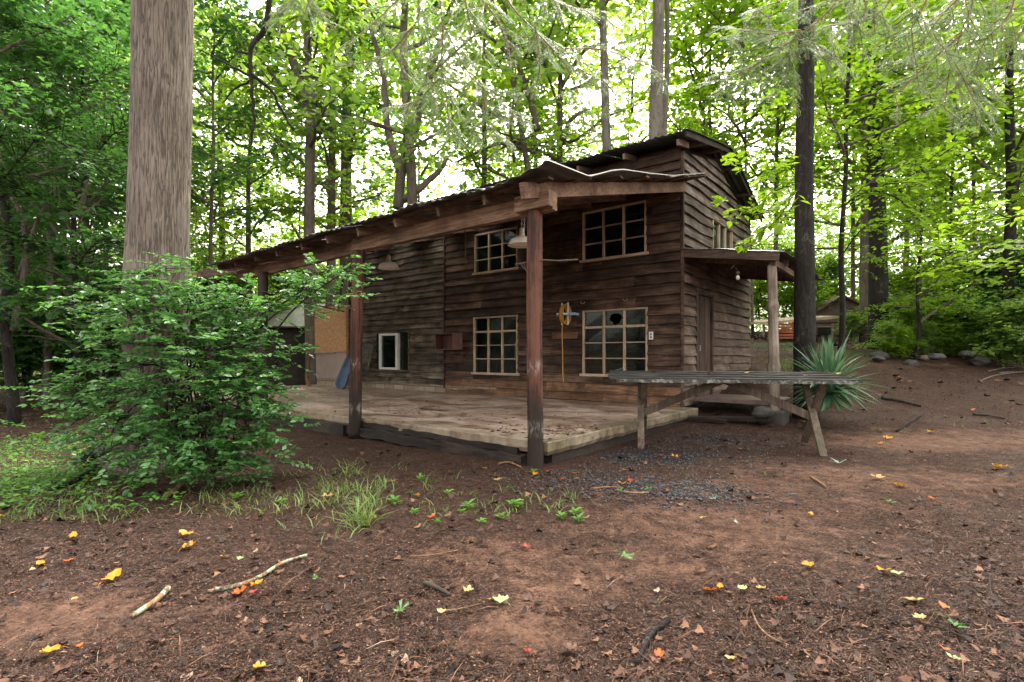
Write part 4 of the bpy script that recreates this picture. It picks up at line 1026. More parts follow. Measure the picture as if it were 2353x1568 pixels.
# ------------------------------------------------------------------ sticks, roots, rocks
def stick(pts, r0, r1, mat, label, name='stick', rough=.15, cat='stick'):
    Q = [G(*p) for p in pts]; base = Q[0].copy(); Q = [q-base+Vector((0, 0, max(r0, r1)*.8+.008)) for q in Q]; Q = curve_pts(Q, 6); n = len(Q)
    mb = MB(); mb.tube(Q, [r0+(r1-r0)*i/(n-1) for i in range(n)], 10, rough=rough, sd=pts[0][0], freq=2)
    o = mb.build(name, [mat], smooth=True); o.location = base; tag(o, label, cat); return o
stick([(492, 1368), (555, 1355), (600, 1335), (650, 1303), (705, 1284)], .013, .009, M['lichen_thick'], 'long fallen branch covered in pale lichen in the left foreground', 'fallen_branch')
stick([(302, 1428), (340, 1405), (365, 1385), (386, 1364)], .011, .014, M['lichen_thick'], 'short lichen covered stick left of the longer one', 'fallen_branch')
stick([(1462, 1540), (1480, 1500), (1500, 1465), (1535, 1440)], .009, .016, M['bark_dark'], 'grey half buried root at the bottom of the foreground', 'tree_root', cat='root')
stick([(1727, 1412), (1742, 1445), (1770, 1470), (1812, 1492)], .004, .003, M['lichen_stick'], 'thin pale curved twig right of centre in the foreground', 'twig')
stick([(1850, 1388), (1900, 1395), (1950, 1408)], .008, .006, M['rot_shade'], 'black straight stick below the yellow maple leaf', 'stick')
stick([(1862, 1100), (1878, 1110), (1897, 1123)], .012, .01, M['lichen_stick'], 'short pale stick on bare dirt in front of the table')
stick([(975, 1352), (1005, 1360), (1035, 1377)], .014, .008, M['rot_shade'], 'dark flat bark piece above the peach leaf')
stick([(940, 1284), (1000, 1279), (1052, 1271)], .004, .003, M['lichen_stick'], 'thin straight twig in the middle foreground', 'twig')
stick([(1010, 1412), (1060, 1408), (1105, 1396)], .004, .002, M['lichen_stick'], 'thin twig between the peach leaves', 'twig')
stick([(1145, 1070), (1170, 1067), (1198, 1078)], .012, .008, M['lichen_stick'], 'pale crooked stick left of the near post foot')
stick([(600, 1414), (660, 1418), (705, 1408)], .004, .003, M['twig'], 'thin dark twig on the clay below the lichen branch', 'twig')
stick([(2025, 918), (2065, 925), (2115, 938)], .03, .022, M['bark_dark'], 'mossy rotten log lying right of the yucca', 'log', cat='log')
stick([(2060, 995), (2090, 975), (2116, 958)], .018, .015, M['bark_dark'], 'grey flat log pointing toward the yucca', 'log', cat='log')
stick([(2235, 955), (2270, 958), (2310, 966)], .025, .015, M['rot_shade'], 'dark stick on the dirt at the far right')
stick([(2110, 1440), (2200, 1470), (2320, 1545)], .004, .005, M['twig'], 'long thin dark twig in the bottom right corner', 'twig')
stick([(1690, 1455), (1740, 1500), (1790, 1530)], .003, .003, M['twig'], 'thin wiry twig below the curved pale twig', 'twig')
stick([(200, 1075), (250, 1040), (300, 1015), (340, 1010)], .06, .12, M['bark_dark'], 'dark flared root running from the big trunk under the shrub', 'tree_root', cat='root')
stick([(110, 1140), (180, 1110), (235, 1070)], .015, .04, M['bark_dark'], 'thin dark root emerging beside the lawn', 'tree_root', cat='root')
stick([(380, 1148), (400, 1135), (415, 1122)], .022, .018, M['lichen_stick'], 'short mossy stick between the shrub and the grass')
stick([(1360, 1128), (1400, 1124), (1430, 1127)], .01, .008, M['lichen_stick'], 'pale twig in front of the gravel', 'twig')
stick([(1432, 1136), (1460, 1138), (1490, 1136)], .009, .007, M['lichen_stick'], 'second pale twig in front of the gravel, to the right', 'twig')
for k, (px, py) in enumerate(((2290, 865), (2310, 848), (2335, 858))):
    stick([(px-40, py+14-6*k), (px, py), (px+60, py-8+5*k)], .02, .012, M['bark_far'], ['lowest branch of the brush pile at the right edge', 'middle branch of the brush pile at the right edge', 'top branch of the brush pile at the right edge'][k], 'fallen_branch', cat='branch')
def rock(p, s, mat, label, name='rock', sd=0, grp='rocks in a row along the far bank'):
    n = 14; mb = MB()
    for i in range(n+1):
        th = PI*i/n
        for j in range(n*2):
            ph = PI*j/n; d = Vector((math.sin(th)*math.cos(ph), math.sin(th)*math.sin(ph), math.cos(th)))
            r = 1+.28*mnoise.noise(d*1.3+Vector((sd, 0, 0)))+.12*mnoise.noise(d*3.5+Vector((sd, 3, 0)))
            mb.v.append((d.x*r*s[0], d.y*r*s[1], d.z*r*s[2]))
    for i in range(n):
        for j in range(n*2):
            a = i*n*2+j; b = i*n*2+(j+1) % (n*2); mb.f.append((a, a+2*n, b+2*n, b)); mb.m.append(0)
    o = mb.build(name, [mat], smooth=True); o.location = p; tag(o, label, 'rock', grp); return o
RK = [(2020, 812, 24, 'small rock at the left end of the rock row'), (2052, 812, 36, 'long low grey rock second from the left in the row'), (2085, 812, 26, 'flat grey rock third from the left in the row'), (2118, 812, 30, 'squat rock left of the pinkish rock'), (2144, 806, 22, 'pinkish rounded rock on top of its neighbours'), (2160, 815, 34, 'round grey boulder right of the pinkish rock'), (2195, 808, 30, 'dark angular rock right of the round boulder'), (2222, 804, 36, 'slab shaped dark rock at the right end of the row')]
for i, (px, py, w, lb) in enumerate(RK):
    Y = 13.2; p = P(px, py, Y); p.z = float(gz(p.x, p.y))+.1; s = w/F*Y*.58; p.z += .12*math.sin(i*2.3); p.y += .5*math.sin(i*1.7); rock(p, (s, s*.8, s*(.45+.25*((i*7) % 3)/2)), M['rock_pink'] if i == 4 else M['rock'], lb, sd=i*3.1)
rock(P(1752, 948, 8.3)+Vector((0, 0, 0)), (.16, .12, .1), M['rock'], 'grey stone block under the side porch step', sd=50, grp='stones by the step')

# ------------------------------------------------------------------ foliage
def twigs_to_leaves(S, D, L, n, size, rng, droop=.12, tilt=.45, upbias=1.0, tpl=DIAM, width=1.0, spread=1.0):
    """S,D,L: twig starts, unit directions, lengths; n leaves on each, alternate sides"""
    T = len(S); t = (np.arange(n)+.6)/n; t = t[None, :]+rng.uniform(-.3, .3, (T, n))/n
    pos = S[:, None, :]+D[:, None, :]*(L[:, None]*t)[..., None]; pos[..., 2] -= droop*L[:, None]*t**2
    side = np.where(np.arange(n) % 2 == 0, 1, -1)[None, :]*np.ones((T, 1))
    h = np.cross(D, np.array([0, 0, 1.])); h /= np.maximum(np.linalg.norm(h, axis=1, keepdims=True), 1e-3)
    d = D[:, None, :]*.7+h[:, None, :]*side[..., None]*spread+rng.normal(0, .3, (T, n, 3)); d[..., 2] -= .15
    nr = np.array([0, 0, upbias])+rng.normal(0, tilt, (T, n, 3))
    sz = size*rng.uniform(.5, 1.35, (T*n))
    return leaves_mesh('x', pos.reshape(-1, 3), d.reshape(-1, 3), nr.reshape(-1, 3), sz, tpl, width)
def gen_crown(seed, H, base, R, nl, leaf, ntw, nlf, sub=6, flat=.5, twl=.9, wob=.42, thick=.09, upr=.45):
    """a crown: limbs off the trunk axis, side branches, twigs, leaves. Returns limb MB and leaf arrays"""
    rng = np.random.default_rng(seed); rnd = random.Random(seed); lim = MB(); S = []; D = []; L = []
    def path(p, az, el, ln, n, curl):
        pts = [p.copy()]; q = p.copy()
        for i in range(n):
            az += rnd.uniform(-wob, wob); el += curl/n+rnd.uniform(-wob, wob)*.5
            q = q+Vector((math.cos(az)*math.cos(el), math.sin(az)*math.cos(el), math.sin(el)))*ln/n; pts.append(q.copy())
        return pts
    for i in range(nl):
        t = (i+.5)/nl; h = base+(H-base)*t; az = i*2.4+rnd.uniform(-.5, .5)
        prof = math.sin(PI*min(1, .2+.8*t))**.6 if t > .35 else .75+.25*t/.35
        ln = R*prof*rnd.uniform(.7, 1.15)*(1-.35*t)
        pts = path(Vector((0, 0, h)), az, upr*rnd.uniform(.2, 2.2), ln, 7, rnd.uniform(-.5, .4))
        r0 = thick*(1-.6*t)*rnd.uniform(.5, 1.1); lim.tube(pts, [r0*(1-.85*k/7) for k in range(8)], 6, cap=False)
        for s in range(sub):
            k = 1+int(6*(s+.5)/sub); a2 = az+rnd.choice((-1, 1))*rnd.uniform(.5, 1.2); l2 = ln*rnd.uniform(.22, .5)
            p2 = path(pts[k], a2, rnd.uniform(-.1, .5), l2, 5, rnd.uniform(-.5, .1)); r1 = r0*(1-.85*k/7)*.6
            lim.tube(p2, [max(.006, r1*(1-.8*j/5)) for j in range(6)], 5, cap=False)
            for q in p2[1:]:
                for _ in range(max(1, int(ntw/5))):
                    a3 = rnd.uniform(0, 2*PI); e3 = rnd.gauss(0, .3); d3 = Vector((math.cos(a3)*math.cos(e3), math.sin(a3)*math.cos(e3), math.sin(e3)))
                    S.append(q+Vector((rnd.gauss(0, .18), rnd.gauss(0, .18), rnd.gauss(0, .16)))*flat*2); D.append(d3); L.append(twl*rnd.uniform(.5, 1.2))
        for k in range(3, 8):
            for _ in range(max(1, int(ntw/4))):
                a3 = rnd.uniform(0, 2*PI); d3 = Vector((math.cos(a3), math.sin(a3), rnd.gauss(0, .3))).normalized()
                S.append(pts[k]+Vector((rnd.gauss(0, .2), rnd.gauss(0, .2), rnd.gauss(0, .15)))); D.append(d3); L.append(twl*rnd.uniform(.5, 1.2))
    S = np.array([tuple(v) for v in S]); D = np.array([tuple(v) for v in D]); L = np.array(L)
    V, Fq = twigs_to_leaves(S, D, L, nlf, leaf, rng)
    return lim, V, Fq, (S, D, L)
def me_from(mbx, name, mat):
    me = bpy.data.meshes.new(name); me.from_pydata(mbx.v, [], mbx.f); me.update(); me.materials.append(mat)
    me.polygons.foreach_set('use_smooth', [True]*len(me.polygons)); return me
CR = []
SPEC = [  # H, base, R, limbs, leaf, twigs, leaves per twig
 (101, 17, 5.0, 4.6, 17, .25, 9, 6), (102, 15, 3.0, 4.2, 17, .23, 9, 6), (103, 18, 7.0, 5.2, 16, .26, 9, 6), (104, 12, 1.8, 3.8, 17, .18, 9, 7)]
for (sd, H, b, R, nl, lf, nt, nlf) in SPEC:
    lim, V, Fq, _ = gen_crown(sd, H, b, R, nl, lf, nt, nlf, thick=.075)
    ml = me_from(lim, 'limbs', M['bark_far']); fm = {}
    for key in ('leaf_deep', 'leaf_mid', 'leaf_bright'):
        mm = np_mesh('crown_'+key, V, Fq); mm.materials.append(M[key]); fm[key] = mm
    CR.append((H, ml, fm))
for k_ in (0, 2):                                                # thinner crowns of the same limbs, for the open middle of the wood
    (sd, H, b, R, nl, lf, nt, nlf) = SPEC[k_]; lim, V, Fq, _ = gen_crown(sd, H, b, R, nl, lf, 5, nlf, thick=.09)
    ml = me_from(lim, 'limbs', M['bark_far']); fm = {}
    for key in ('leaf_deep', 'leaf_mid', 'leaf_bright'):
        mm = np_mesh('crown_'+key, V, Fq); mm.materials.append(M[key]); fm[key] = mm
    CR.append((H, ml, fm))
def tree(px, Y, wpx, label, group=None, ci=None, leafc='leaf_mid', H=None, toppx=None, mat=None, topz=None, name='tree', sc=1.0, cscale=None, rz=None, bend=.0, crown=True, base=None, zoff=0, flare=1.25):
    x = (px-CX)/F*Y; z0 = float(gz(x, Y))-.15 if base is None else base
    ci = random.randrange(4) if ci is None else ci
    if 620 < px < 1760 and Y > 14: ci = 4 if ci % 2 else 5
    Hc, ml, fm = CR[ci]; H = H or Hc*sc
    t = empty(name, (x, Y, z0), label=label, cat='tree', group=group)
    tx = 0 if toppx is None else ((toppx-CX)/F*Y-x)
    r = wpx/F*Y/2; mb = MB(); n = 22; pts = []; rr = []
    sd = random.random()*50
    ztop = EYE+HY/F*Y
    for i in range(n+1):
        f = i/n; z = H*f
        pts.append((tx*(z/max(ztop-z0, 1))+bend*math.sin(f*PI*2)+.12*mnoise.noise(Vector((f*4, sd, 0))), .12*mnoise.noise(Vector((f*4, sd, 9))), z))
        rr.append(r*(1.0-.75*f**1.3)*(1+(flare-1)*math.exp(-z/.35)))
    mb.tube(pts, rr, 20 if wpx > 20 else 10, cap=True, rough=.07, sd=sd, freq=1.6)
    mb.build('trunk', [mat or M['bark_far']], t, smooth=True)
    if crown:
        s = H/Hc if cscale is None else cscale; rz = random.uniform(0, 6.28) if rz is None else rz
        for nm, me in (('limbs', ml), ('crown', fm[leafc])):
            o = bpy.data.objects.new(nm, me); COL.objects.link(o); o.parent = t; o.scale = (s, s, s); o.rotation_euler = (0, 0, rz); o.location = (pts[-6][0]*.7, 0, zoff)
    return t
random.seed(21)
# -- trunks one can single out
def big_tree():
    p = P(364, 1070, 5.6); t = empty('tulip_tree', (p.x, p.y, 0), label='massive grey barked trunk rising out of the shrub at the left', cat='tree')
    mb = MB(); pts = []; rr = []; n = 330
    for i in range(n+1):
        z = -.1+9.0*i/n; pts.append((.0+.014*(z-2), 0, z)); rr.append((.288-.003*z)*(1+.6*math.exp(-max(z, 0)/.28)+.06*math.exp(-((z-1.9)/.45)**2)))
    b = len(mb.v); K = 150
    for i, (q, r) in enumerate(zip(pts, rr)):
        for k in range(K):
            an = 2*PI*k/K; ca_, sa_ = math.cos(an), math.sin(an); wv = mnoise.noise(Vector((ca_*3, sa_*3, q[2]*1.5)))*.5; d = mnoise.noise(Vector((ca_*1.3, sa_*1.3, q[2]*.4)))*.07+.03*min(1, 5*abs(mnoise.noise(Vector((ca_*9+wv, sa_*9+wv, q[2]*1.3)))))+mnoise.noise(Vector((ca_*20, sa_*20, q[2]*6)))*.012
            mb.v.append((q[0]+math.cos(an)*r*(1+d), q[1]+math.sin(an)*r*(1+d), q[2]))
    for i in range(n):
        for k in range(K):
            a = i*K+k; c = i*K+(k+1) % K; mb.f.append((a, c, c+K, a+K)); mb.m.append(0)
    mb.build('trunk', [M['bark_big']], t, smooth=True)
    for nm, me in (('limbs', CR[2][1]), ('crown', CR[2][2]['leaf_mid'])):
        o = bpy.data.objects.new(nm, me); COL.objects.link(o); o.parent = t; o.scale = (.9, .9, .9); o.location = (.1, 0, 1.4)
big_tree()
tree(1857, 8.8, 46, 'dark wet trunk standing beside the side porch and the yucca', toppx=1850, mat=M['bark_dark'], ci=2, H=14, leafc='leaf_bright', zoff=2.2, flare=1.3)
tree(1921, 11, 13, 'thin dark sapling trunk right of the dark wet trunk', toppx=1953, mat=M['bark_dark'], ci=1, H=10, leafc='leaf_bright', cscale=.6, zoff=1.6, name='sapling')
tree(2022, 16, 40, 'thick ivy wrapped trunk beside the pink shed', toppx=2005, mat=M['bark_dark'], ci=0, H=17, leafc='leaf_bright')
tree(1410, 17, 27, 'pale straight trunk behind the roof, left of the thicker pale trunk', toppx=1380, mat=M['bark_grey'], ci=2, H=19, leafc='leaf_mid', zoff=4)
tree(1509, 15.5, 40, 'thick pale grey trunk directly behind the cabin roof peak', toppx=1513, mat=M['bark_grey'], ci=2, H=19, leafc='leaf_mid', zoff=5)
tree(1528, 17.5, 18, 'grey trunk half hidden behind the thick pale trunk', toppx=1532, mat=M['bark_grey'], ci=2, H=19, leafc='leaf_mid', zoff=5)
FG = 'trunks behind the cabin'
tree(722, 17, 30, 'dark trunk behind the porch roof, left one of three close together', FG, 0, 'leaf_mid', toppx=705, H=17)
tree(752, 19, 24, 'brown trunk behind the porch roof, middle one of three close together', FG, 1, 'leaf_bright', toppx=770, H=17)
tree(790, 21, 34, 'shaded ivy covered trunk behind the porch roof, right one of three', FG, 2, 'leaf_deep', toppx=800, H=19)
tree(915, 16, 30, 'forking trunk behind the middle of the porch roof', FG, 0, 'leaf_mid', toppx=950, H=17, bend=.25)
tree(572, 20, 16, 'slim brown trunk above the left end of the porch roof', FG, 3, 'leaf_bright', toppx=574, H=13)
tree(515, 22, 18, 'grey trunk left of the slim brown one', FG, 1, 'leaf_mid', toppx=505, H=16)
tree(1116, 20, 17, 'slim dark trunk right of the forking trunk', FG, 1, 'leaf_bright', toppx=1110, H=17)
tree(1240, 19, 18, 'leaning trunk above the torn roof sheet', FG, 2, 'leaf_mid', toppx=1180, H=19, bend=.3)
tree(1290, 21, 20, 'straight dark trunk left of the pale pair', FG, 0, 'leaf_bright', toppx=1285, H=19)
tree(1252, 23, 16, 'pale trunk just left of the straight dark trunk', FG, 3, 'leaf_bright', toppx=1215, mat=M['bark_grey'], H=16)
tree(168, 11, 14, 'small dark understory tree left of the massive trunk', None, 3, 'leaf_deep', toppx=185, mat=M['bark_dark'], H=8.5, name='understory_tree')
tree(30, 9.5, 22, 'dark layered understory tree at the left edge', None, 3, 'leaf_deep', toppx=-20, mat=M['bark_dark'], H=9, name='understory_tree')
tree(1990, 19, 24, 'dark trunk behind the thin sapling', None, 0, 'leaf_bright', toppx=1985, H=17)
tree(2190, 17, 10, 'slim black trunk above the ferny bank', None, 3, 'leaf_bright', toppx=2185, mat=M['bark_dark'], H=9, name='sapling')
tree(2322, 15, 24, 'dark trunk close to the right edge', None, 1, 'leaf_bright', toppx=2318, mat=M['bark_dark'], H=14)
tree(2100, 13.5, 8, 'wiry sapling behind the row of rocks', None, 3, 'leaf_bright', toppx=2140, mat=M['bark_dark'], H=6.5, name='sapling')
# -- the woods behind, tree by tree
FOREST = [(-330, 11, 'leaf_deep'), (-30, 12, 'leaf_deep'), (110, 12.5, 'leaf_deep'), (215, 13.5, 'leaf_deep'), (20, 21, 'leaf_deep'), (190, 24, 'leaf_deep'), (-250, 13, 'leaf_deep'), (-120, 17, 'leaf_deep'), (60, 15, 'leaf_deep'), (130, 20, 'leaf_deep'), (250, 16, 'leaf_deep'), (330, 22, 'leaf_mid'), (420, 26, 'leaf_mid'), (-50, 26, 'leaf_mid'), (470, 17, 'leaf_deep'),
 (680, 30, 'leaf_bright'), (960, 30, 'leaf_bright'), (1160, 29, 'leaf_bright'), (1440, 30, 'leaf_bright'),
 (1620, 24, 'leaf_bright'), (1700, 28, 'leaf_bright'), (1780, 22, 'leaf_bright'), (1870, 28, 'leaf_bright'), (1960, 24, 'leaf_bright'), (2080, 20, 'leaf_bright'), (2160, 25, 'leaf_bright'), (2250, 19, 'leaf_bright'), (2360, 22, 'leaf_bright'), (2450, 16, 'leaf_mid'), (2560, 20, 'leaf_mid')]
def fork(t, Y, paths):
    for pth, r0, r1 in paths:
        mb = MB(); o0 = Vector(t.location); pts = curve_pts([P(x, y, Y)-o0 for x, y in pth], 6); n = len(pts)
        pts = [p+Vector((N3(p.z*1.2, i*.3), N3(i*.4, 5), 0))*.12*(i/n) for i, p in enumerate(pts)]
        mb.tube(pts, [r0+(r1-r0)*i/(n-1) for i in range(n)], 10, rough=.1, sd=pth[0][0]); mb.build('bough', [M['bark_far']], t, smooth=True)
by = {o['label'].split(',')[0]: o for o in bpy.data.objects if o.get('category') == 'tree'}
TL = [o for o in bpy.data.objects if o.get('category') == 'tree']
def find(k): return [o for o in TL if k in o['label']][0]
fork(find('forking trunk'), 16, [([(915, 480), (925, 380), (960, 270), (985, 170), (1010, 90)], .17, .09), ([(920, 400), (890, 290), (880, 180), (850, 60)], .13, .06), ([(925, 460), (970, 430), (1010, 390), (1030, 360)], .12, .06)])
fork(find('left one of three'), 17, [([(720, 260), (690, 190), (660, 100), (640, 20)], .19, .1), ([(720, 240), (740, 170), (765, 90), (770, 0)], .16, .09)])
fork(find('leaning trunk above'), 19, [([(1230, 350), (1150, 330), (1100, 350), (1050, 372)], .08, .04), ([(1235, 300), (1210, 200), (1160, 80), (1130, 0)], .13, .06)])
fork(find('straight dark trunk'), 21, [([(1292, 330), (1310, 280), (1345, 250)], .13, .06), ([(1290, 200), (1340, 120), (1400, 95)], .1, .05)])
fork(find('dark layered'), 9.5, [([(30, 760), (60, 560), (10, 400), (-20, 260)], .05, .02), ([(40, 640), (90, 500), (130, 420)], .04, .015)])
fork(find('small dark understory'), 11, [([(172, 560), (120, 420), (60, 330), (0, 250)], .05, .02), ([(176, 500), (215, 380), (240, 280), (285, 230)], .05, .02), ([(172, 620), (110, 500), (40, 440)], .04, .015)])
side = lambda px: 'in the woods left of the massive trunk' if px < 300 else ('in the woods behind the porch roof' if px < 1300 else ('in the woods behind the cabin' if px < 1750 else 'in the woods right of the cabin'))
FOREST += [(1640, 24, 'leaf_bright'), (1730, 21, 'leaf_bright')]
for k, (px, Y, lc) in enumerate(FOREST):
    ci = k % 4; tree(px, Y, random.uniform(7, 13)*20/Y, 'leafy tree standing %s' % side(px), 'trees '+side(px), ci, lc, toppx=px+random.uniform(-30, 30), H=min(26, max(11, .74*Y+1))*random.uniform(.95, 1.15))

# -- understory bushes in the woods (countable, share meshes)
bl, bV, bF, _ = gen_crown(301, 2.6, .25, 1.7, 16, .11, 9, 9, thick=.03, twl=.5, flat=.3, upr=1.0)
blm = me_from(bl, 'stems', M['twig']); BM_ = {}
for key in ('leaf_deep', 'leaf_mid', 'leaf_bright'):
    mm = np_mesh('foliage_'+key, bV, bF); mm.materials.append(M[key]); BM_[key] = mm
def bush(px, Y, s, lc, label, group, sz=None):
    x = (px-CX)/F*Y; t = empty('bush', (x, Y, float(gz(x, Y))-.1), random.uniform(0, 6.28), label=label, cat='bush', group=group)
    for nm, me in (('stems', blm), ('foliage', BM_[lc])):
        o = bpy.data.objects.new(nm, me); COL.objects.link(o); o.parent = t; o.scale = (s, s, sz or s)
    return t
for (px, Y, s, lc) in [(-80, 12.5, 1.2, 'leaf_deep'), (60, 13.5, 1.2, 'leaf_deep'), (170, 13, 1.0, 'leaf_deep'), (260, 14, 1.3, 'leaf_deep'), (-220, 11, 1.3, 'leaf_deep'), (20, 17, 1.8, 'leaf_deep'), (140, 18, 1.9, 'leaf_deep'), (330, 18, 1.6, 'leaf_deep'), (440, 19, 1.7, 'leaf_mid')]:
    bush(px, Y, s, lc, 'shaded green bush at the edge of the woods behind the lawn', 'bushes left of the shrub')
for (px, Y, s, lc) in [(530, 20, 1.7, 'leaf_mid'), (610, 19, 1.3, 'leaf_mid'), (660, 23, 2.0, 'leaf_mid'), (700, 19.5, .9, 'leaf_bright'), (760, 24, 2.0, 'leaf_mid')]:
    bush(px, Y, s, lc, 'green bush seen under the porch roof beyond the slab', 'bushes beyond the porch')
for (px, Y, s, lc) in [(1745, 25, 1.4, 'leaf_bright'), (1800, 27, 1.7, 'leaf_bright'), (1850, 24, 1.2, 'leaf_bright'), (1900, 27, 1.4, 'leaf_mid')]:
    bush(px, Y, s, lc, 'bright bush in the clearing seen past the side porch', 'bushes behind the side porch')
for (px, Y, s, lc) in [(2075, 15.5, .75, 'leaf_mid'), (2130, 15, .7, 'leaf_mid'), (2180, 14.6, .75, 'leaf_mid'), (2240, 14, .7, 'leaf_deep'), (2300, 13, .7, 'leaf_mid'), (2360, 12.5, .8, 'leaf_mid'), (2110, 18, 1.2, 'leaf_bright'), (2180, 19, 1.4, 'leaf_mid'), (2260, 17, 1.3, 'leaf_bright'), (2340, 16, 1.4, 'leaf_deep'), (2440, 14, 1.4, 'leaf_mid'), (2040, 13.9, .45, 'leaf_mid'), (2070, 13.6, .4, 'leaf_bright'), (2120, 13.75, .45, 'leaf_mid'), (2185, 13.7, .42, 'leaf_bright'), (2095, 14.2, .6, 'leaf_mid'), (2150, 14, .6, 'leaf_bright'), (2215, 13.8, .65, 'leaf_mid'), (2275, 13.2, .6, 'leaf_bright'), (2330, 12.6, .65, 'leaf_mid'), (1955, 19, .5, 'leaf_mid'), (2060, 21, 1.2, 'leaf_mid')]:
    bush(px, Y, s, lc, 'low ferny green bush on the bank above the rocks', 'bushes on the right bank', sz=s*.8)

# -- the far wood, one mass
def far_wood():
    rng = np.random.default_rng(5); N = 5200
    an = rng.uniform(-62, 62, N)*PI/180; r = rng.uniform(33, 48, N)
    X = np.sin(an)*r; Y = np.cos(an)*r; tall = 8+7*fbm(an*5, an*0+3, 3, 2)
    Z = gz0(X, Y)+tall*rng.random(N)**1.2
    S = np.stack([X, Y, Z], 1); S = np.repeat(S, 6, 0)+rng.normal(0, .8, (N*6, 3)); a = rng.uniform(0, 6.28, N*6)
    D = np.stack([np.cos(a), np.sin(a), rng.normal(0, .25, N*6)], 1)
    V, Fq = twigs_to_leaves(S, D, rng.uniform(.8, 1.6, N*6), 6, .3, rng)
    mb = link('far_wood', np_mesh('far_wood', V, Fq), M['leaf_mid']); tag(mb, 'far off mass of green woodland closing the view', 'woodland', kind='stuff')
far_wood()

# -- the shrub in front of the big trunk
def shrub():
    base = G(430, 1075); rnd = random.Random(3); rng = np.random.default_rng(3); t = empty('shrub', base, label='large dense green shrub at the foot of the massive trunk', cat='shrub')
    st = MB(); S = []; D = []; L = []
    B = [(190, 960, 5.4), (260, 900, 5.2), (250, 1010, 4.9), (330, 840, 5.0), (300, 720, 5.0), (240, 730, 5.6), (330, 690, 5.3), (420, 760, 4.85), (430, 880, 4.7), (480, 720, 5.0), (520, 800, 4.8), (560, 690, 5.2), (560, 900, 4.8),
         (590, 820, 5.1), (570, 950, 4.95), (380, 960, 4.7), (330, 1010, 4.75), (560, 1010, 4.8), (420, 1050, 4.6), (480, 960, 4.7), (520, 1060, 4.75), (340, 900, 4.75), (690, 680, 5.5), (740, 640, 5.6), (790, 625, 5.7), (640, 670, 5.4), (450, 670, 5.4), (380, 700, 5.0),
         (280, 960, 5.0), (230, 830, 5.3), (500, 850, 4.65), (450, 820, 4.7), (400, 1000, 4.65), (560, 870, 5.0), (480, 1040, 4.6), (380, 800, 4.8), (600, 920, 5.1), (520, 730, 5.3), (300, 780, 5.4), (360, 640, 5.2), (270, 670, 5.3), (690, 650, 5.5), (210, 900, 5.3), (440, 700, 4.95), (560, 770, 5.4), (580, 1010, 4.9)]
    def twig(q, d, ln):
        S.append(tuple(q)); D.append(tuple(d)); L.append(ln)
    for (px, py, Y) in B:
        tip = P(px, py, Y); o = Vector((rnd.uniform(-.35, .45), rnd.uniform(-.2, .2), 0)); st0 = base+o
        mid = st0.lerp(tip, .5)+Vector((0, rnd.uniform(-.1, .1), .35+.1*rnd.random()))
        pts = curve_pts([st0, mid, tip, tip+(tip-mid)*.3+Vector((0, 0, -.05))], 6); n = len(pts)
        st.tube([p-base for p in pts], [.014*(1-.8*i/(n-1)) for i in range(n)], 6, cap=False)
        for _ in range(24 if 200 < px < 630 else 14):
            q = tip+Vector((rnd.gauss(0, .17), rnd.gauss(0, .17), rnd.gauss(0, .12)))-base; outw = (tip-base).normalized(); a = math.atan2(outw.y, outw.x)+rnd.gauss(0, 1.0)
            d = Vector((math.cos(a), math.sin(a), rnd.gauss(.05, .3))).normalized(); ln = rnd.uniform(.16, .38); twig(q, d, ln); st.tube([q, q+d*ln*.9+Vector((0, 0, -.1*ln))], [.003, .0015], 4, cap=False)
            if _ % 3 == 0: p0 = pts[int(n*.7)]-base; st.tube([p0, (p0+q)/2+Vector((0, 0, .03)), q], [.005, .004, .003], 4, cap=False)
    S = np.array(S); D = np.array(D); L = np.array(L)
    V, Fq = twigs_to_leaves(S, D, L, 17, .056, rng, tpl=OVAL, tilt=.4, spread=1.1)
    st.build('stems', [M['twig']], t, smooth=True); link('foliage', np_mesh('foliage', V, Fq), M['leaf_shrub'], t)
shrub()

# -- near bright leafy branch in front of the gable and the right side
def leafy_branch(name, paths, leaf, n_tw, nlf, mat, label, twl=.3, r=.008, tilt=.35, seed=1, cat='branch', group=None, leafw=1.0):
    rnd = random.Random(seed); rng = np.random.default_rng(seed); base = P(*paths[0][0]); t = empty(name, base, label=label, cat=cat, group=group); st = MB(); S = []; D = []; L = []
    for path in paths:
        pts = curve_pts([P(*p)-base for p in path], 5); n = len(pts); st.tube(pts, [r*(1-.75*i/(n-1)) for i in range(n)], 6, cap=False)
        for _ in range(n_tw):
            i = rnd.randrange(1, n-1); tg = (pts[i+1]-pts[i]).normalized(); sidev = tg.cross(Vector((0, 0, 1)))*rnd.choice((-1, 1)); d = (tg*rnd.uniform(.3, 1)+sidev*rnd.uniform(.3, 1)+Vector((0, 0, rnd.gauss(0, .2)))).normalized(); ln = twl*rnd.uniform(.5, 1.2)
            S.append(tuple(pts[i])); D.append(tuple(d)); L.append(ln); st.tube([pts[i], pts[i]+d*ln*.95+Vector((0, 0, -.1*ln))], [r*.35, r*.15], 4, cap=False)
    V, Fq = twigs_to_leaves(np.array(S), np.array(D), np.array(L), nlf, leaf, rng, tpl=OVAL, tilt=tilt, width=leafw)
    st.build('stems', [M['twig']], t, smooth=True); link('foliage', np_mesh('foliage', V, Fq), mat, t)
leafy_branch('leafy_branch', [[(1840, 420, 7.0), (1780, 440, 6.9), (1720, 480, 6.8), (1660, 455, 6.7)], [(1840, 420, 7.0), (1800, 380, 6.9), (1740, 410, 6.8), (1700, 390, 6.8)], [(1840, 420, 7), (1790, 500, 6.9), (1740, 540, 6.8)]], .13, 14, 5, M['leaf_bright'], 'bright green leafy branch reaching from the right across the cabin gable', .35, seed=4)
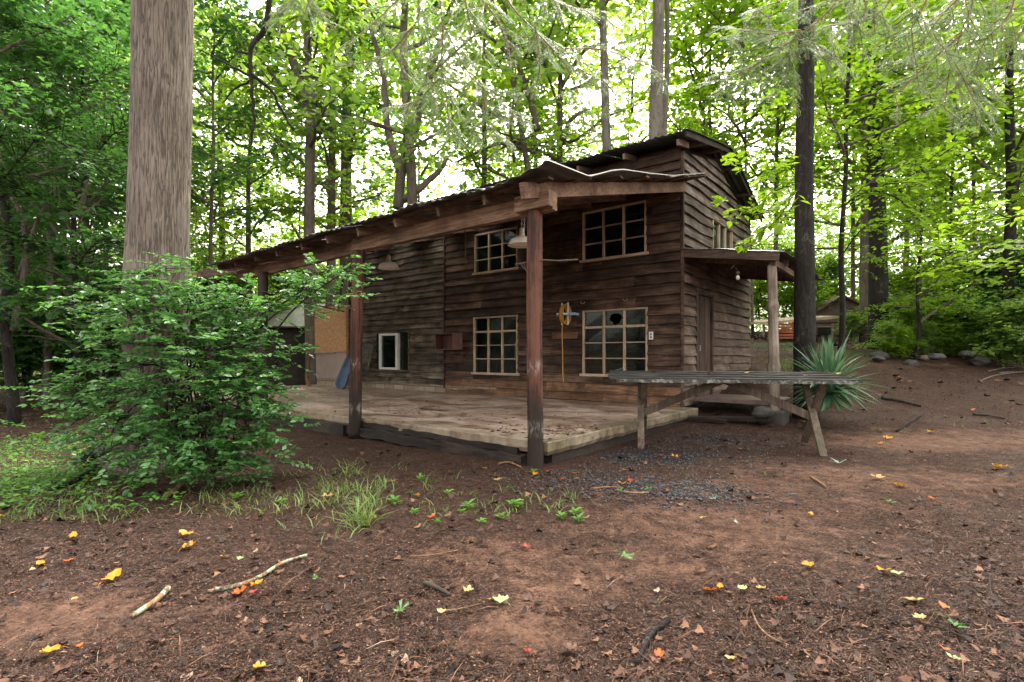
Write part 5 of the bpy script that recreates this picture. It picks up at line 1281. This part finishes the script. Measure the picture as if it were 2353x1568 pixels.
leafy_branch('leafy_branch', [[(1953, 470, 10), (2020, 430, 9.6), (2100, 400, 9.2), (2200, 330, 9)], [(1925, 480, 10), (2000, 440, 9.7), (2080, 470, 9.3), (2120, 560, 9.1)], [(1925, 600, 10.5), (1990, 520, 10), (2080, 510, 9.5), (2200, 540, 9)], [(1940, 300, 10.5), (2010, 260, 10), (2120, 230, 9.6), (2240, 200, 9.2)]], .13, 22, 8, M['leaf_bright'], 'spreading bright green maple boughs right of the thin sapling', .8, .016, seed=5)
leafy_branch('leafy_branch', [[(2353, 560, 6), (2280, 560, 5.8), (2200, 580, 5.6), (2130, 560, 5.5)], [(2400, 480, 6), (2320, 500, 5.8), (2260, 470, 5.6)], [(2400, 620, 6), (2320, 600, 5.8), (2250, 610, 5.6), (2190, 610, 5.5)]], .1, 18, 7, M['leaf_bright'], 'near maple branch with broad leaves reaching in from the right edge', .5, .012, seed=6)
leafy_branch('leafy_branch', [[(1840, -20, 8), (1800, 20, 7.8), (1760, 40, 7.6)], [(1700, -30, 8), (1740, 20, 7.8), (1790, 60, 7.7)]], .14, 12, 6, M['leaf_bright'], 'leafy bough at the top edge left of the dark wet trunk', .5, .012, seed=8)
leafy_branch('leafy_branch', [[(760, -40, 7), (720, 20, 6.8), (660, 50, 6.6)], [(800, -40, 7), (800, 30, 6.8), (770, 80, 6.7)], [(680, -40, 7), (690, 20, 6.9), (740, 90, 6.8)]], .12, 18, 7, M['leaf_bright'], 'leafy bough at the top edge right of the hanging dark limb', .5, .012, seed=9)
for (sd, paths, lb) in ((11, [[(185, 500, 10), (120, 460, 9.6), (60, 440, 9.2), (0, 400, 9)], [(185, 430, 10), (240, 330, 9.8), (300, 280, 9.6)], [(185, 560, 10), (110, 560, 9.5), (30, 540, 9.2)]], 'dark tiered maple boughs above the left lawn'),
                        (12, [[(170, 620, 9), (220, 560, 8.8), (280, 545, 8.6)], [(170, 700, 9), (100, 690, 8.6), (30, 650, 8.4)], [(-40, 330, 9), (60, 300, 8.8), (160, 340, 8.7), (250, 400, 8.6)]], 'dark spreading maple boughs beside the massive trunk'),
                        (13, [[(-60, 220, 10), (60, 180, 9.8), (180, 200, 9.6), (280, 150, 9.5)], [(-60, 100, 10), (60, 60, 9.8), (200, 90, 9.6)], [(-60, 480, 9), (60, 350, 8.8), (120, 250, 8.7)]], 'high dark boughs in the top left corner')):
    leafy_branch('leafy_branch', paths, .085, 60, 10, M['leaf_deep'], lb, .8, .02, seed=sd)
# dark bare limb hanging from above
def dark_limb():
    base = P(619, -60, 10); t = empty('hanging_limb', base, label='crooked dark bare limb hanging down right of the massive trunk', cat='limb')
    mb = MB()
    for pth, r0, r1 in (([(619, -60), (612, 53), (577, 113), (577, 183), (582, 274), (579, 331)], .06, .02), ([(577, 169), (626, 211), (651, 260), (675, 300)], .035, .02), ([(577, 176), (528, 151), (457, 113)], .03, .01), ([(577, 123), (550, 120), (537, 112)], .03, .01), ([(573, 186), (540, 205), (514, 236)], .025, .01), ([(600, 160), (625, 190), (620, 160)], .015, .008)):
        pts = curve_pts([P(x, y, 10)-base for x, y in pth], 5); n = len(pts); pts = [p+Vector((N3(p.z*3, i), N3(i*.4, 5), 0))*.05 for i, p in enumerate(pts)]
        mb.tube(pts, [r0+(r1-r0)*i/(n-1) for i in range(n)], 8, rough=.15)
    mb.build('limb', [M['bark_dark']], t, smooth=True)
dark_limb()

# -- hemlock sprays close to the camera, hanging off a tree that stands behind the viewer
def hemlock():
    t = empty('hemlock_tree', (.9, -2.2, 0), label='hemlock whose pale needled sprays hang across the top of the view', cat='tree')
    o0 = Vector(t.location); mb = MB(); mb.tube([(0, 0, -.1), (0, 0, 3), (.05, 0, 8)], [.22, .19, .1], 16, rough=.06); mb.build('trunk', [M['bark_dark']], t, smooth=True)
    rnd = random.Random(8)
    def group(paths, seed):
        rng = np.random.default_rng(seed); st = MB(); pos = []; dr = []; nr = []; sz = []
        def needles(p, q, nrm):
            d = (q-p); L = d.length; d.normalize(); s = d.cross(nrm).normalized(); n = max(4, int(L/.0026))
            for i in range(n):
                f = i/n; c = p.lerp(q, f)
                for sd in (-1, 1):
                    v = (s*sd+d*.55+Vector((rnd.gauss(0, .12), rnd.gauss(0, .12), rnd.gauss(0, .12)))).normalized()
                    pos.append(tuple(c)); dr.append(tuple(v)); nr.append(tuple(nrm)); sz.append(.02*(1-.45*f)*rnd.uniform(.75, 1.1))
        def spray(p, d, L, lvl, nrm):
            n = 5; pts = [p]; q = p; dd = d.copy()
            for i in range(n):
                dd = (dd+Vector((rnd.gauss(0, .08), rnd.gauss(0, .08), -.06+rnd.gauss(0, .05)))).normalized(); q = q+dd*L/n; pts.append(q)
            r = .0013 if lvl else .0009; st.tube(pts, [r*(1-.6*i/n) for i in range(n+1)], 5, cap=False)
            for a, b in zip(pts[:-1], pts[1:]): needles(a, b, nrm)
            if lvl > 0:
                s = d.cross(nrm).normalized(); k = max(2, int(L/.042))
                for i in range(1, k):
                    f = i/k; c = pts[min(n-1, int(f*n))].lerp(pts[min(n, int(f*n)+1)], f*n-int(f*n)); sd = 1 if i % 2 else -1
                    spray(c, (d*.75+s*sd*.8).normalized(), L*.42*(1-.55*f)*rnd.uniform(.8, 1.15)+.025, lvl-1, nrm)
        for path in paths:
            pts = curve_pts([P(*p)-o0 for p in path], 6); n = len(pts); st.tube(pts, [.003*(1-.6*i/n) for i in range(n)], 6, cap=False)
            for i in range(1, n):
                tg = (pts[i]-pts[i-1]).normalized(); nrm = Vector((rnd.gauss(0, .25), -.75, .65+rnd.gauss(0, .2))).normalized(); s = tg.cross(nrm).normalized(); sd = 1 if i % 2 else -1
                needles(pts[i-1], pts[i], nrm)
                if rnd.random() < .3: continue
                spray(pts[i], (tg*.7+s*sd*.8+Vector((0, 0, -.15))).normalized(), rnd.uniform(.09, .2)*(1-.4*i/n), 1, nrm)
        V, Fq = leaves_mesh('n', np.array(pos), np.array(dr), np.array(nr), np.array(sz), DIAM, .2)
        b = st.build('branch', [M['stem_orange']], t, smooth=True); link('needles', np_mesh('needles', V, Fq), M['needle'], b)
    Y = 1.9
    group([[(1140, -60, Y), (1175, 14, Y), (1245, 88, Y), (1298, 148, Y), (1333, 229, Y), (1344, 299, Y)], [(1298, 112, Y), (1386, 115, Y), (1455, 140, Y), (1527, 176, Y)], [(1230, 60, Y), (1240, 150, Y), (1225, 230, Y)], [(1200, -50, Y), (1290, 10, Y), (1400, 30, Y)], [(1330, 160, Y), (1390, 190, Y), (1420, 230, Y)]], 1)
    Y = 2.1
    group([[(1005, -60, Y), (1017, 70, Y), (1013, 151, Y), (1022, 197, Y), (1030, 270, Y), (1034, 352, Y)], [(980, -50, Y), (911, 3, Y), (841, 70, Y), (774, 116, Y)], [(950, 60, Y), (883, 130, Y), (774, 155, Y)], [(1020, 60, Y), (1050, 120, Y), (1087, 183, Y), (1157, 239, Y), (1193, 281, Y)], [(960, -40, Y), (960, 40, Y), (920, 120, Y), (930, 180, Y)], [(1060, -50, Y), (1080, 50, Y), (1110, 130, Y)], [(1010, 180, Y), (960, 230, Y), (900, 250, Y)], [(1060, -60, Y), (1150, 60, Y), (1170, 160, Y)], [(1110, 200, Y), (1120, 280, Y), (1150, 320, Y)]], 2)
    Y = 1.7
    group([[(1960, -60, Y), (1924, 0, Y), (1869, 59, Y), (1822, 90, Y), (1812, 150, Y), (1807, 195, Y)], [(1822, 92, Y), (1775, 125, Y), (1725, 156, Y), (1666, 184, Y)], [(1822, 90, Y), (1870, 100, Y), (1930, 140, Y)], [(1880, -40, Y), (1800, 0, Y), (1740, 20, Y)], [(1840, 70, Y), (1780, 80, Y), (1700, 70, Y)]], 3)
    Y = 1.5
    group([[(2250, -60, Y), (2233, 12, Y), (2205, 86, Y), (2182, 164, Y), (2170, 250, Y)], [(2210, 80, Y), (2150, 130, Y), (2057, 219, Y)], [(2060, -60, Y), (2040, 10, Y), (1990, 50, Y)], [(2150, -60, Y), (2120, 20, Y), (2080, 90, Y)], [(2340, -60, Y), (2320, 30, Y), (2260, 100, Y), (2240, 170, Y)], [(2420, -40, Y), (2360, 60, Y), (2300, 130, Y)], [(2240, -40, Y), (2160, 40, Y), (2100, 130, Y)], [(2190, 160, Y), (2230, 200, Y), (2250, 240, Y)], [(1960, -50, Y), (1990, 20, Y), (1960, 60, Y)]], 4)
    Y = 1.9
    group([[(690, -50, Y), (680, -10, Y), (650, 15, Y)], [(710, -50, Y), (705, -10, Y), (715, 20, Y)]], 5)
    mb = MB()
    for pth in ([(0, .0, 2.9), (-.1, 2.2, 3.2), (-.2, 4.1, 2.75)], [(0, 0, 3.1), (.6, 2.0, 3.2), (.9, 3.8, 2.7)], [(0, 0, 2.7), (-.5, 2.5, 3.0), (-1.2, 4.1, 2.9)]):
        pts = curve_pts(pth, 6); mb.tube(pts, [.03*(1-.8*i/len(pts)) for i in range(len(pts))], 8)
    mb.build('limb', [M['bark_dark']], t, smooth=True)
hemlock()

# -- yucca
def yucca():
    c = P(1905, 940, 8.1); t = empty('yucca', c, label='large spiky blue green yucca at the foot of the dark wet trunk', cat='plant'); rnd = random.Random(6)
    for nm, mat, n, el0, el1, ln, z in (('leaves', M['yucca'], 230, -.55, 1.5, .84, .42), ('dry_leaves', M['yucca_dry'], 50, -1.2, -.5, .5, .2)):
        mb = MB()
        for i in range(n):
            az = rnd.uniform(0, 6.28); el = rnd.uniform(el0, el1); L = ln*rnd.uniform(.45, 1.08)*(1+.12*math.cos(az-1)); w = rnd.uniform(.014, .024); p = Vector((math.cos(az)*.05, math.sin(az)*.05, z*rnd.uniform(.5, 1.1))); q = p.copy(); e = el; b = len(mb.v); K = 6
            s = Vector((-math.sin(az), math.cos(az), 0)); bend = rnd.uniform(.05, .7) if el < 1 else .1
            for k in range(K+1):
                f = k/K; ww = w*(.6+1.0*math.sin(PI*min(1, f*.9+.12)))*(1-f**3)
                up = Vector((-math.sin(e)*math.cos(az), -math.sin(e)*math.sin(az), math.cos(e)))
                mb.v += [tuple(q-s*ww+up*ww*.35), tuple(q), tuple(q+s*ww+up*ww*.35)]
                q = q+Vector((math.cos(e)*math.cos(az), math.cos(e)*math.sin(az), math.sin(e)))*L/K; e -= bend/K*(1+f)
                if q.z < .02: q.z = .02
            for k in range(K):
                a = b+k*3; mb.f += [(a, a+1, a+4, a+3), (a+1, a+2, a+5, a+4)]; mb.m += [0, 0]
        mb.build(nm, [mat], t, smooth=False)
yucca()
# -- weeds
def weed(px, py, s, label, n=9, grp='weeds in front of the porch'):
    c = G(px, py); t = empty('weed', c, label=label, cat='weed', group=grp); rnd = random.Random(px); pos = []; dr = []; nr = []; sz = []
    for i in range(n):
        a = i*2.4+rnd.uniform(-.3, .3); h = s*.9*(i/n); e = rnd.uniform(.1, .7); pos.append((0, 0, h*.5+.01)); dr.append((math.cos(a), math.sin(a), e)); nr.append((-math.cos(a)*e, -math.sin(a)*e, 1)); sz.append(s*rnd.uniform(.7, 1.1))
    V, Fq = leaves_mesh('w', np.array(pos), np.array(dr), np.array(nr), np.array(sz), OVAL, .75); link('leaves', np_mesh('leaves', V, Fq), M['leaf_weed'], t)
    mb = MB(); mb.tube([(0, 0, -.01), (0, 0, s*.5)], .003, 5); mb.build('stem', [M['leaf_weed']], t)
WD_ = [(1180, 1168, .1, 'leafy bright green weed, largest of the row in front of the porch'), (1075, 1172, .08, 'leafy weed left of the largest one'), (1060, 1183, .05, 'low weed nearest left of the middle pair'), (1105, 1205, .05, 'small weed nearest the camera in the row'), (1150, 1196, .06, 'small weed just below the largest one'), (1003, 1205, .045, 'tiny weed right of the round orange leaf'),
      (1290, 1195, .06, 'three leaved weed at the right end of the row, left one'), (1320, 1185, .07, 'taller weed at the right end of the row'), (1330, 1202, .06, 'low weed at the far right end of the row'), (950, 1183, .05, 'weed just left of the orange leaf'), (905, 1160, .08, 'broad weed at the right end of the grass patch'), (1030, 1140, .06, 'weed behind the row near the pale twig'), (965, 1104, .06, 'bright tuft weed left of the post foot'),
      (1225, 1090, .05, 'seedling at the foot of the near post'), (400, 1110, .09, 'leafy weed under the front of the shrub'), (320, 1125, .07, 'weed at the left front of the shrub'), (1425, 1135, .04, 'small weed beyond the pale twigs'), (1490, 1130, .04, 'small weed right of the pale twigs'), (545, 1150, .07, 'weed in the middle of the grass patch'), (645, 1160, .06, 'low weed among the grass blades'), (1440, 985, .06, 'weed behind the left table leg'), (1790, 965, .08, 'weed beside the side porch footing')]
for w_ in WD_: weed(*w_)
for i, (px, py) in enumerate(((205, 990), (150, 1015), (90, 1010), (250, 1010))):
    weed(px, py, .13, ['sapling weed on the lawn close to the shrub', 'seedling in the middle of the lawn', 'seedling at the left of the lawn', 'seedling touching the shrub'][i], 14, 'seedlings on the lawn')

# ------------------------------------------------------------------ background buildings
def shed():
    Y = 23; p = P(1940, 760, Y); z0 = float(gz(p.x, Y)); t = empty('pink_shed', (p.x, Y, z0), -.25, label='low pinkish shed with small dark windows half hidden in the trees', cat='shed')
    w = 130/F*Y/2; hh = EYE+(HY-722)/F*Y-z0
    mb = MB(); mb.box(-w, w, 0, 3.5, -.3, hh); mb.quad([(-w, -.001, hh), (w, -.001, hh), (-w*.1, -.001, hh+.75)]); mb.build('wall', [M['shed_wall']], t)
    mb = MB(); mb.quad([(-w-.3, -.3, hh-.1), (-w*.1, -.3, hh+.8), (-w*.1, 3.8, hh+.8), (-w-.3, 3.8, hh-.1)]); mb.quad([(w+.3, -.3, hh-.12), (-w*.1, -.3, hh+.8), (-w*.1, 3.8, hh+.8), (w+.3, 3.8, hh-.12)]); mb.build('roof', [M['rafter']], t, solid=.08)
    for x in (-.75, .85):
        mb = MB(); mb.box(x-.3, x+.3, -.04, -.002, hh-1.0, hh-.6); o = mb.build('window', [M['black']], t); mb = MB(); mb.bar((x-.36, -.05, hh-.55), (x+.36, -.05, hh-.55), .05, .05); mb.build('window_frame', [M['trim']], o)
    mb = MB(); mb.box(-w+.02, w-.02, -.03, -.003, hh-.42, hh-.36); mb.build('trim_band', [M['rot_shade']], t)
shed()
def canopy():
    Y = 20; p = P(1810, 745, Y); z0 = float(gz(p.x, Y)); t = empty('open_shelter', (p.x, Y, z0), -.1, label='open lean-to shelter with a pale tin roof on thin poles seen past the side porch', cat='shelter')
    h = EYE+(HY-745)/F*Y-z0; mb = MB(); mb.quad([(-1.1, -.5, h), (1.6, -.5, h+.22), (1.6, 2.5, h+.45), (-1.1, 2.5, h+.2)]); mb.build('roof', [M['trim']], t, solid=.1)
    for x, y in ((-1.0, -.3), (1.5, -.3), (-1.0, 2.3), (1.5, 2.3)):
        mb = MB(); mb.tube([(x, y, -.3), (x, y, h)], .05, 8); mb.build('pole', [M['post_pale']], t, smooth=True)
canopy()
Y = 19; p = P(1832, 788, Y)
for k in range(6):
    mb = MB(); mb.bar((-.65+.05*k % .1, 0, 0), (.55, .05*k, .0), .5-.04*k, .07); o = mb.build('lumber_board', [M['orange']]); o.location = (p.x-.3+random.uniform(-.1, .1), Y, float(gz(p.x, Y))+.12+.1*k); o.rotation_euler = (0, random.uniform(-.04, .04), random.uniform(-.2, .2))
    tag(o, '%s orange board of the lumber stack beyond the side porch' % ['lowest', 'second lowest', 'third lowest', 'third highest', 'second highest', 'topmost'][k], 'board', 'orange lumber stack')
def old_shed():
    Y = 17.5; x = (640-CX)/F*Y; t = empty('low_shed', (x, Y, -.1), .25, label='low grey roofed shed half hidden behind the shrub and the porch posts', cat='shed')
    z = EYE+(HY-742)/F*Y; mb = MB(); mb.box(-1.7, 1.7, 0, 2.5, 0, z); mb.build('wall', [M['rot_shade']], t)
    mb = MB(); mb.quad([(-2, -.3, z-.05), (2, -.3, z-.05), (1.9, 2.6, z+1.0), (-1.9, 2.6, z+1.0)]); mb.build('roof', [M['tin']], t, solid=.05)
old_shed()
tree(708, 15.5, 10, 'broken orange brown snag beyond the far end of the porch', mat=M['siding_warm'], H=2.1, crown=False, name='tree_snag')
# red and white scraps on the far left lawn
for px, c, lb in ((12, 'red', 'red scrap lying at the edge of the left lawn'), (85, 'cream', 'white scrap lying at the edge of the left lawn')):
    leaf_obj(px, 945, 16, c, lb, 'oval', name='litter_scrap', grp='scraps on the lawn')

# ------------------------------------------------------------------ light
w = bpy.data.worlds.new('World'); scene.world = w; w.use_nodes = True; nt = w.node_tree; bg = nt.nodes['Background']
sk = nt.nodes.new('ShaderNodeTexSky'); sk.sky_type = 'NISHITA'; sk.sun_disc = False
SE, SR = math.radians(58), math.radians(20)
sk.sun_elevation = SE; sk.sun_rotation = SR; sk.dust_density = 6; sk.air_density = 1.0; sk.ozone_density = 1
hs = nt.nodes.new('ShaderNodeHueSaturation'); hs.inputs['Saturation'].default_value = .18; hs.inputs['Value'].default_value = 1.0
nt.links.new(sk.outputs[0], hs.inputs['Color']); wm = nt.nodes.new('ShaderNodeMix'); wm.data_type = 'RGBA'; wm.blend_type = 'MULTIPLY'; wm.inputs[0].default_value = 1; wm.inputs[7].default_value = (1.06, 1, .93, 1)   # cloud tint
nt.links.new(hs.outputs[0], wm.inputs[6]); nt.links.new(wm.outputs[2], bg.inputs[0]); bg.inputs[1].default_value = .15
sl = bpy.data.lights.new('sun', 'SUN'); sl.energy = 1.5; sl.angle = math.radians(10); sl.color = (1, .96, .9)
so = bpy.data.objects.new('sun', sl); COL.objects.link(so)
# sky node: rotation 0 puts the sun over +Y, growing clockwise
dv = Vector((math.sin(SR)*math.cos(SE), math.cos(SR)*math.cos(SE), math.sin(SE)))
so.rotation_euler = dv.to_track_quat('Z', 'Y').to_euler(); so.location = (0, 0, 30)
scene.view_settings.view_transform = 'Standard'; scene.view_settings.look = 'None'; scene.view_settings.exposure = 2.85; scene.view_settings.gamma = 1
scene.cycles.max_bounces = 6; scene.cycles.diffuse_bounces = 3; scene.cycles.glossy_bounces = 3; scene.cycles.transmission_bounces = 4; scene.cycles.transparent_max_bounces = 8
scene.cycles.use_denoising = True
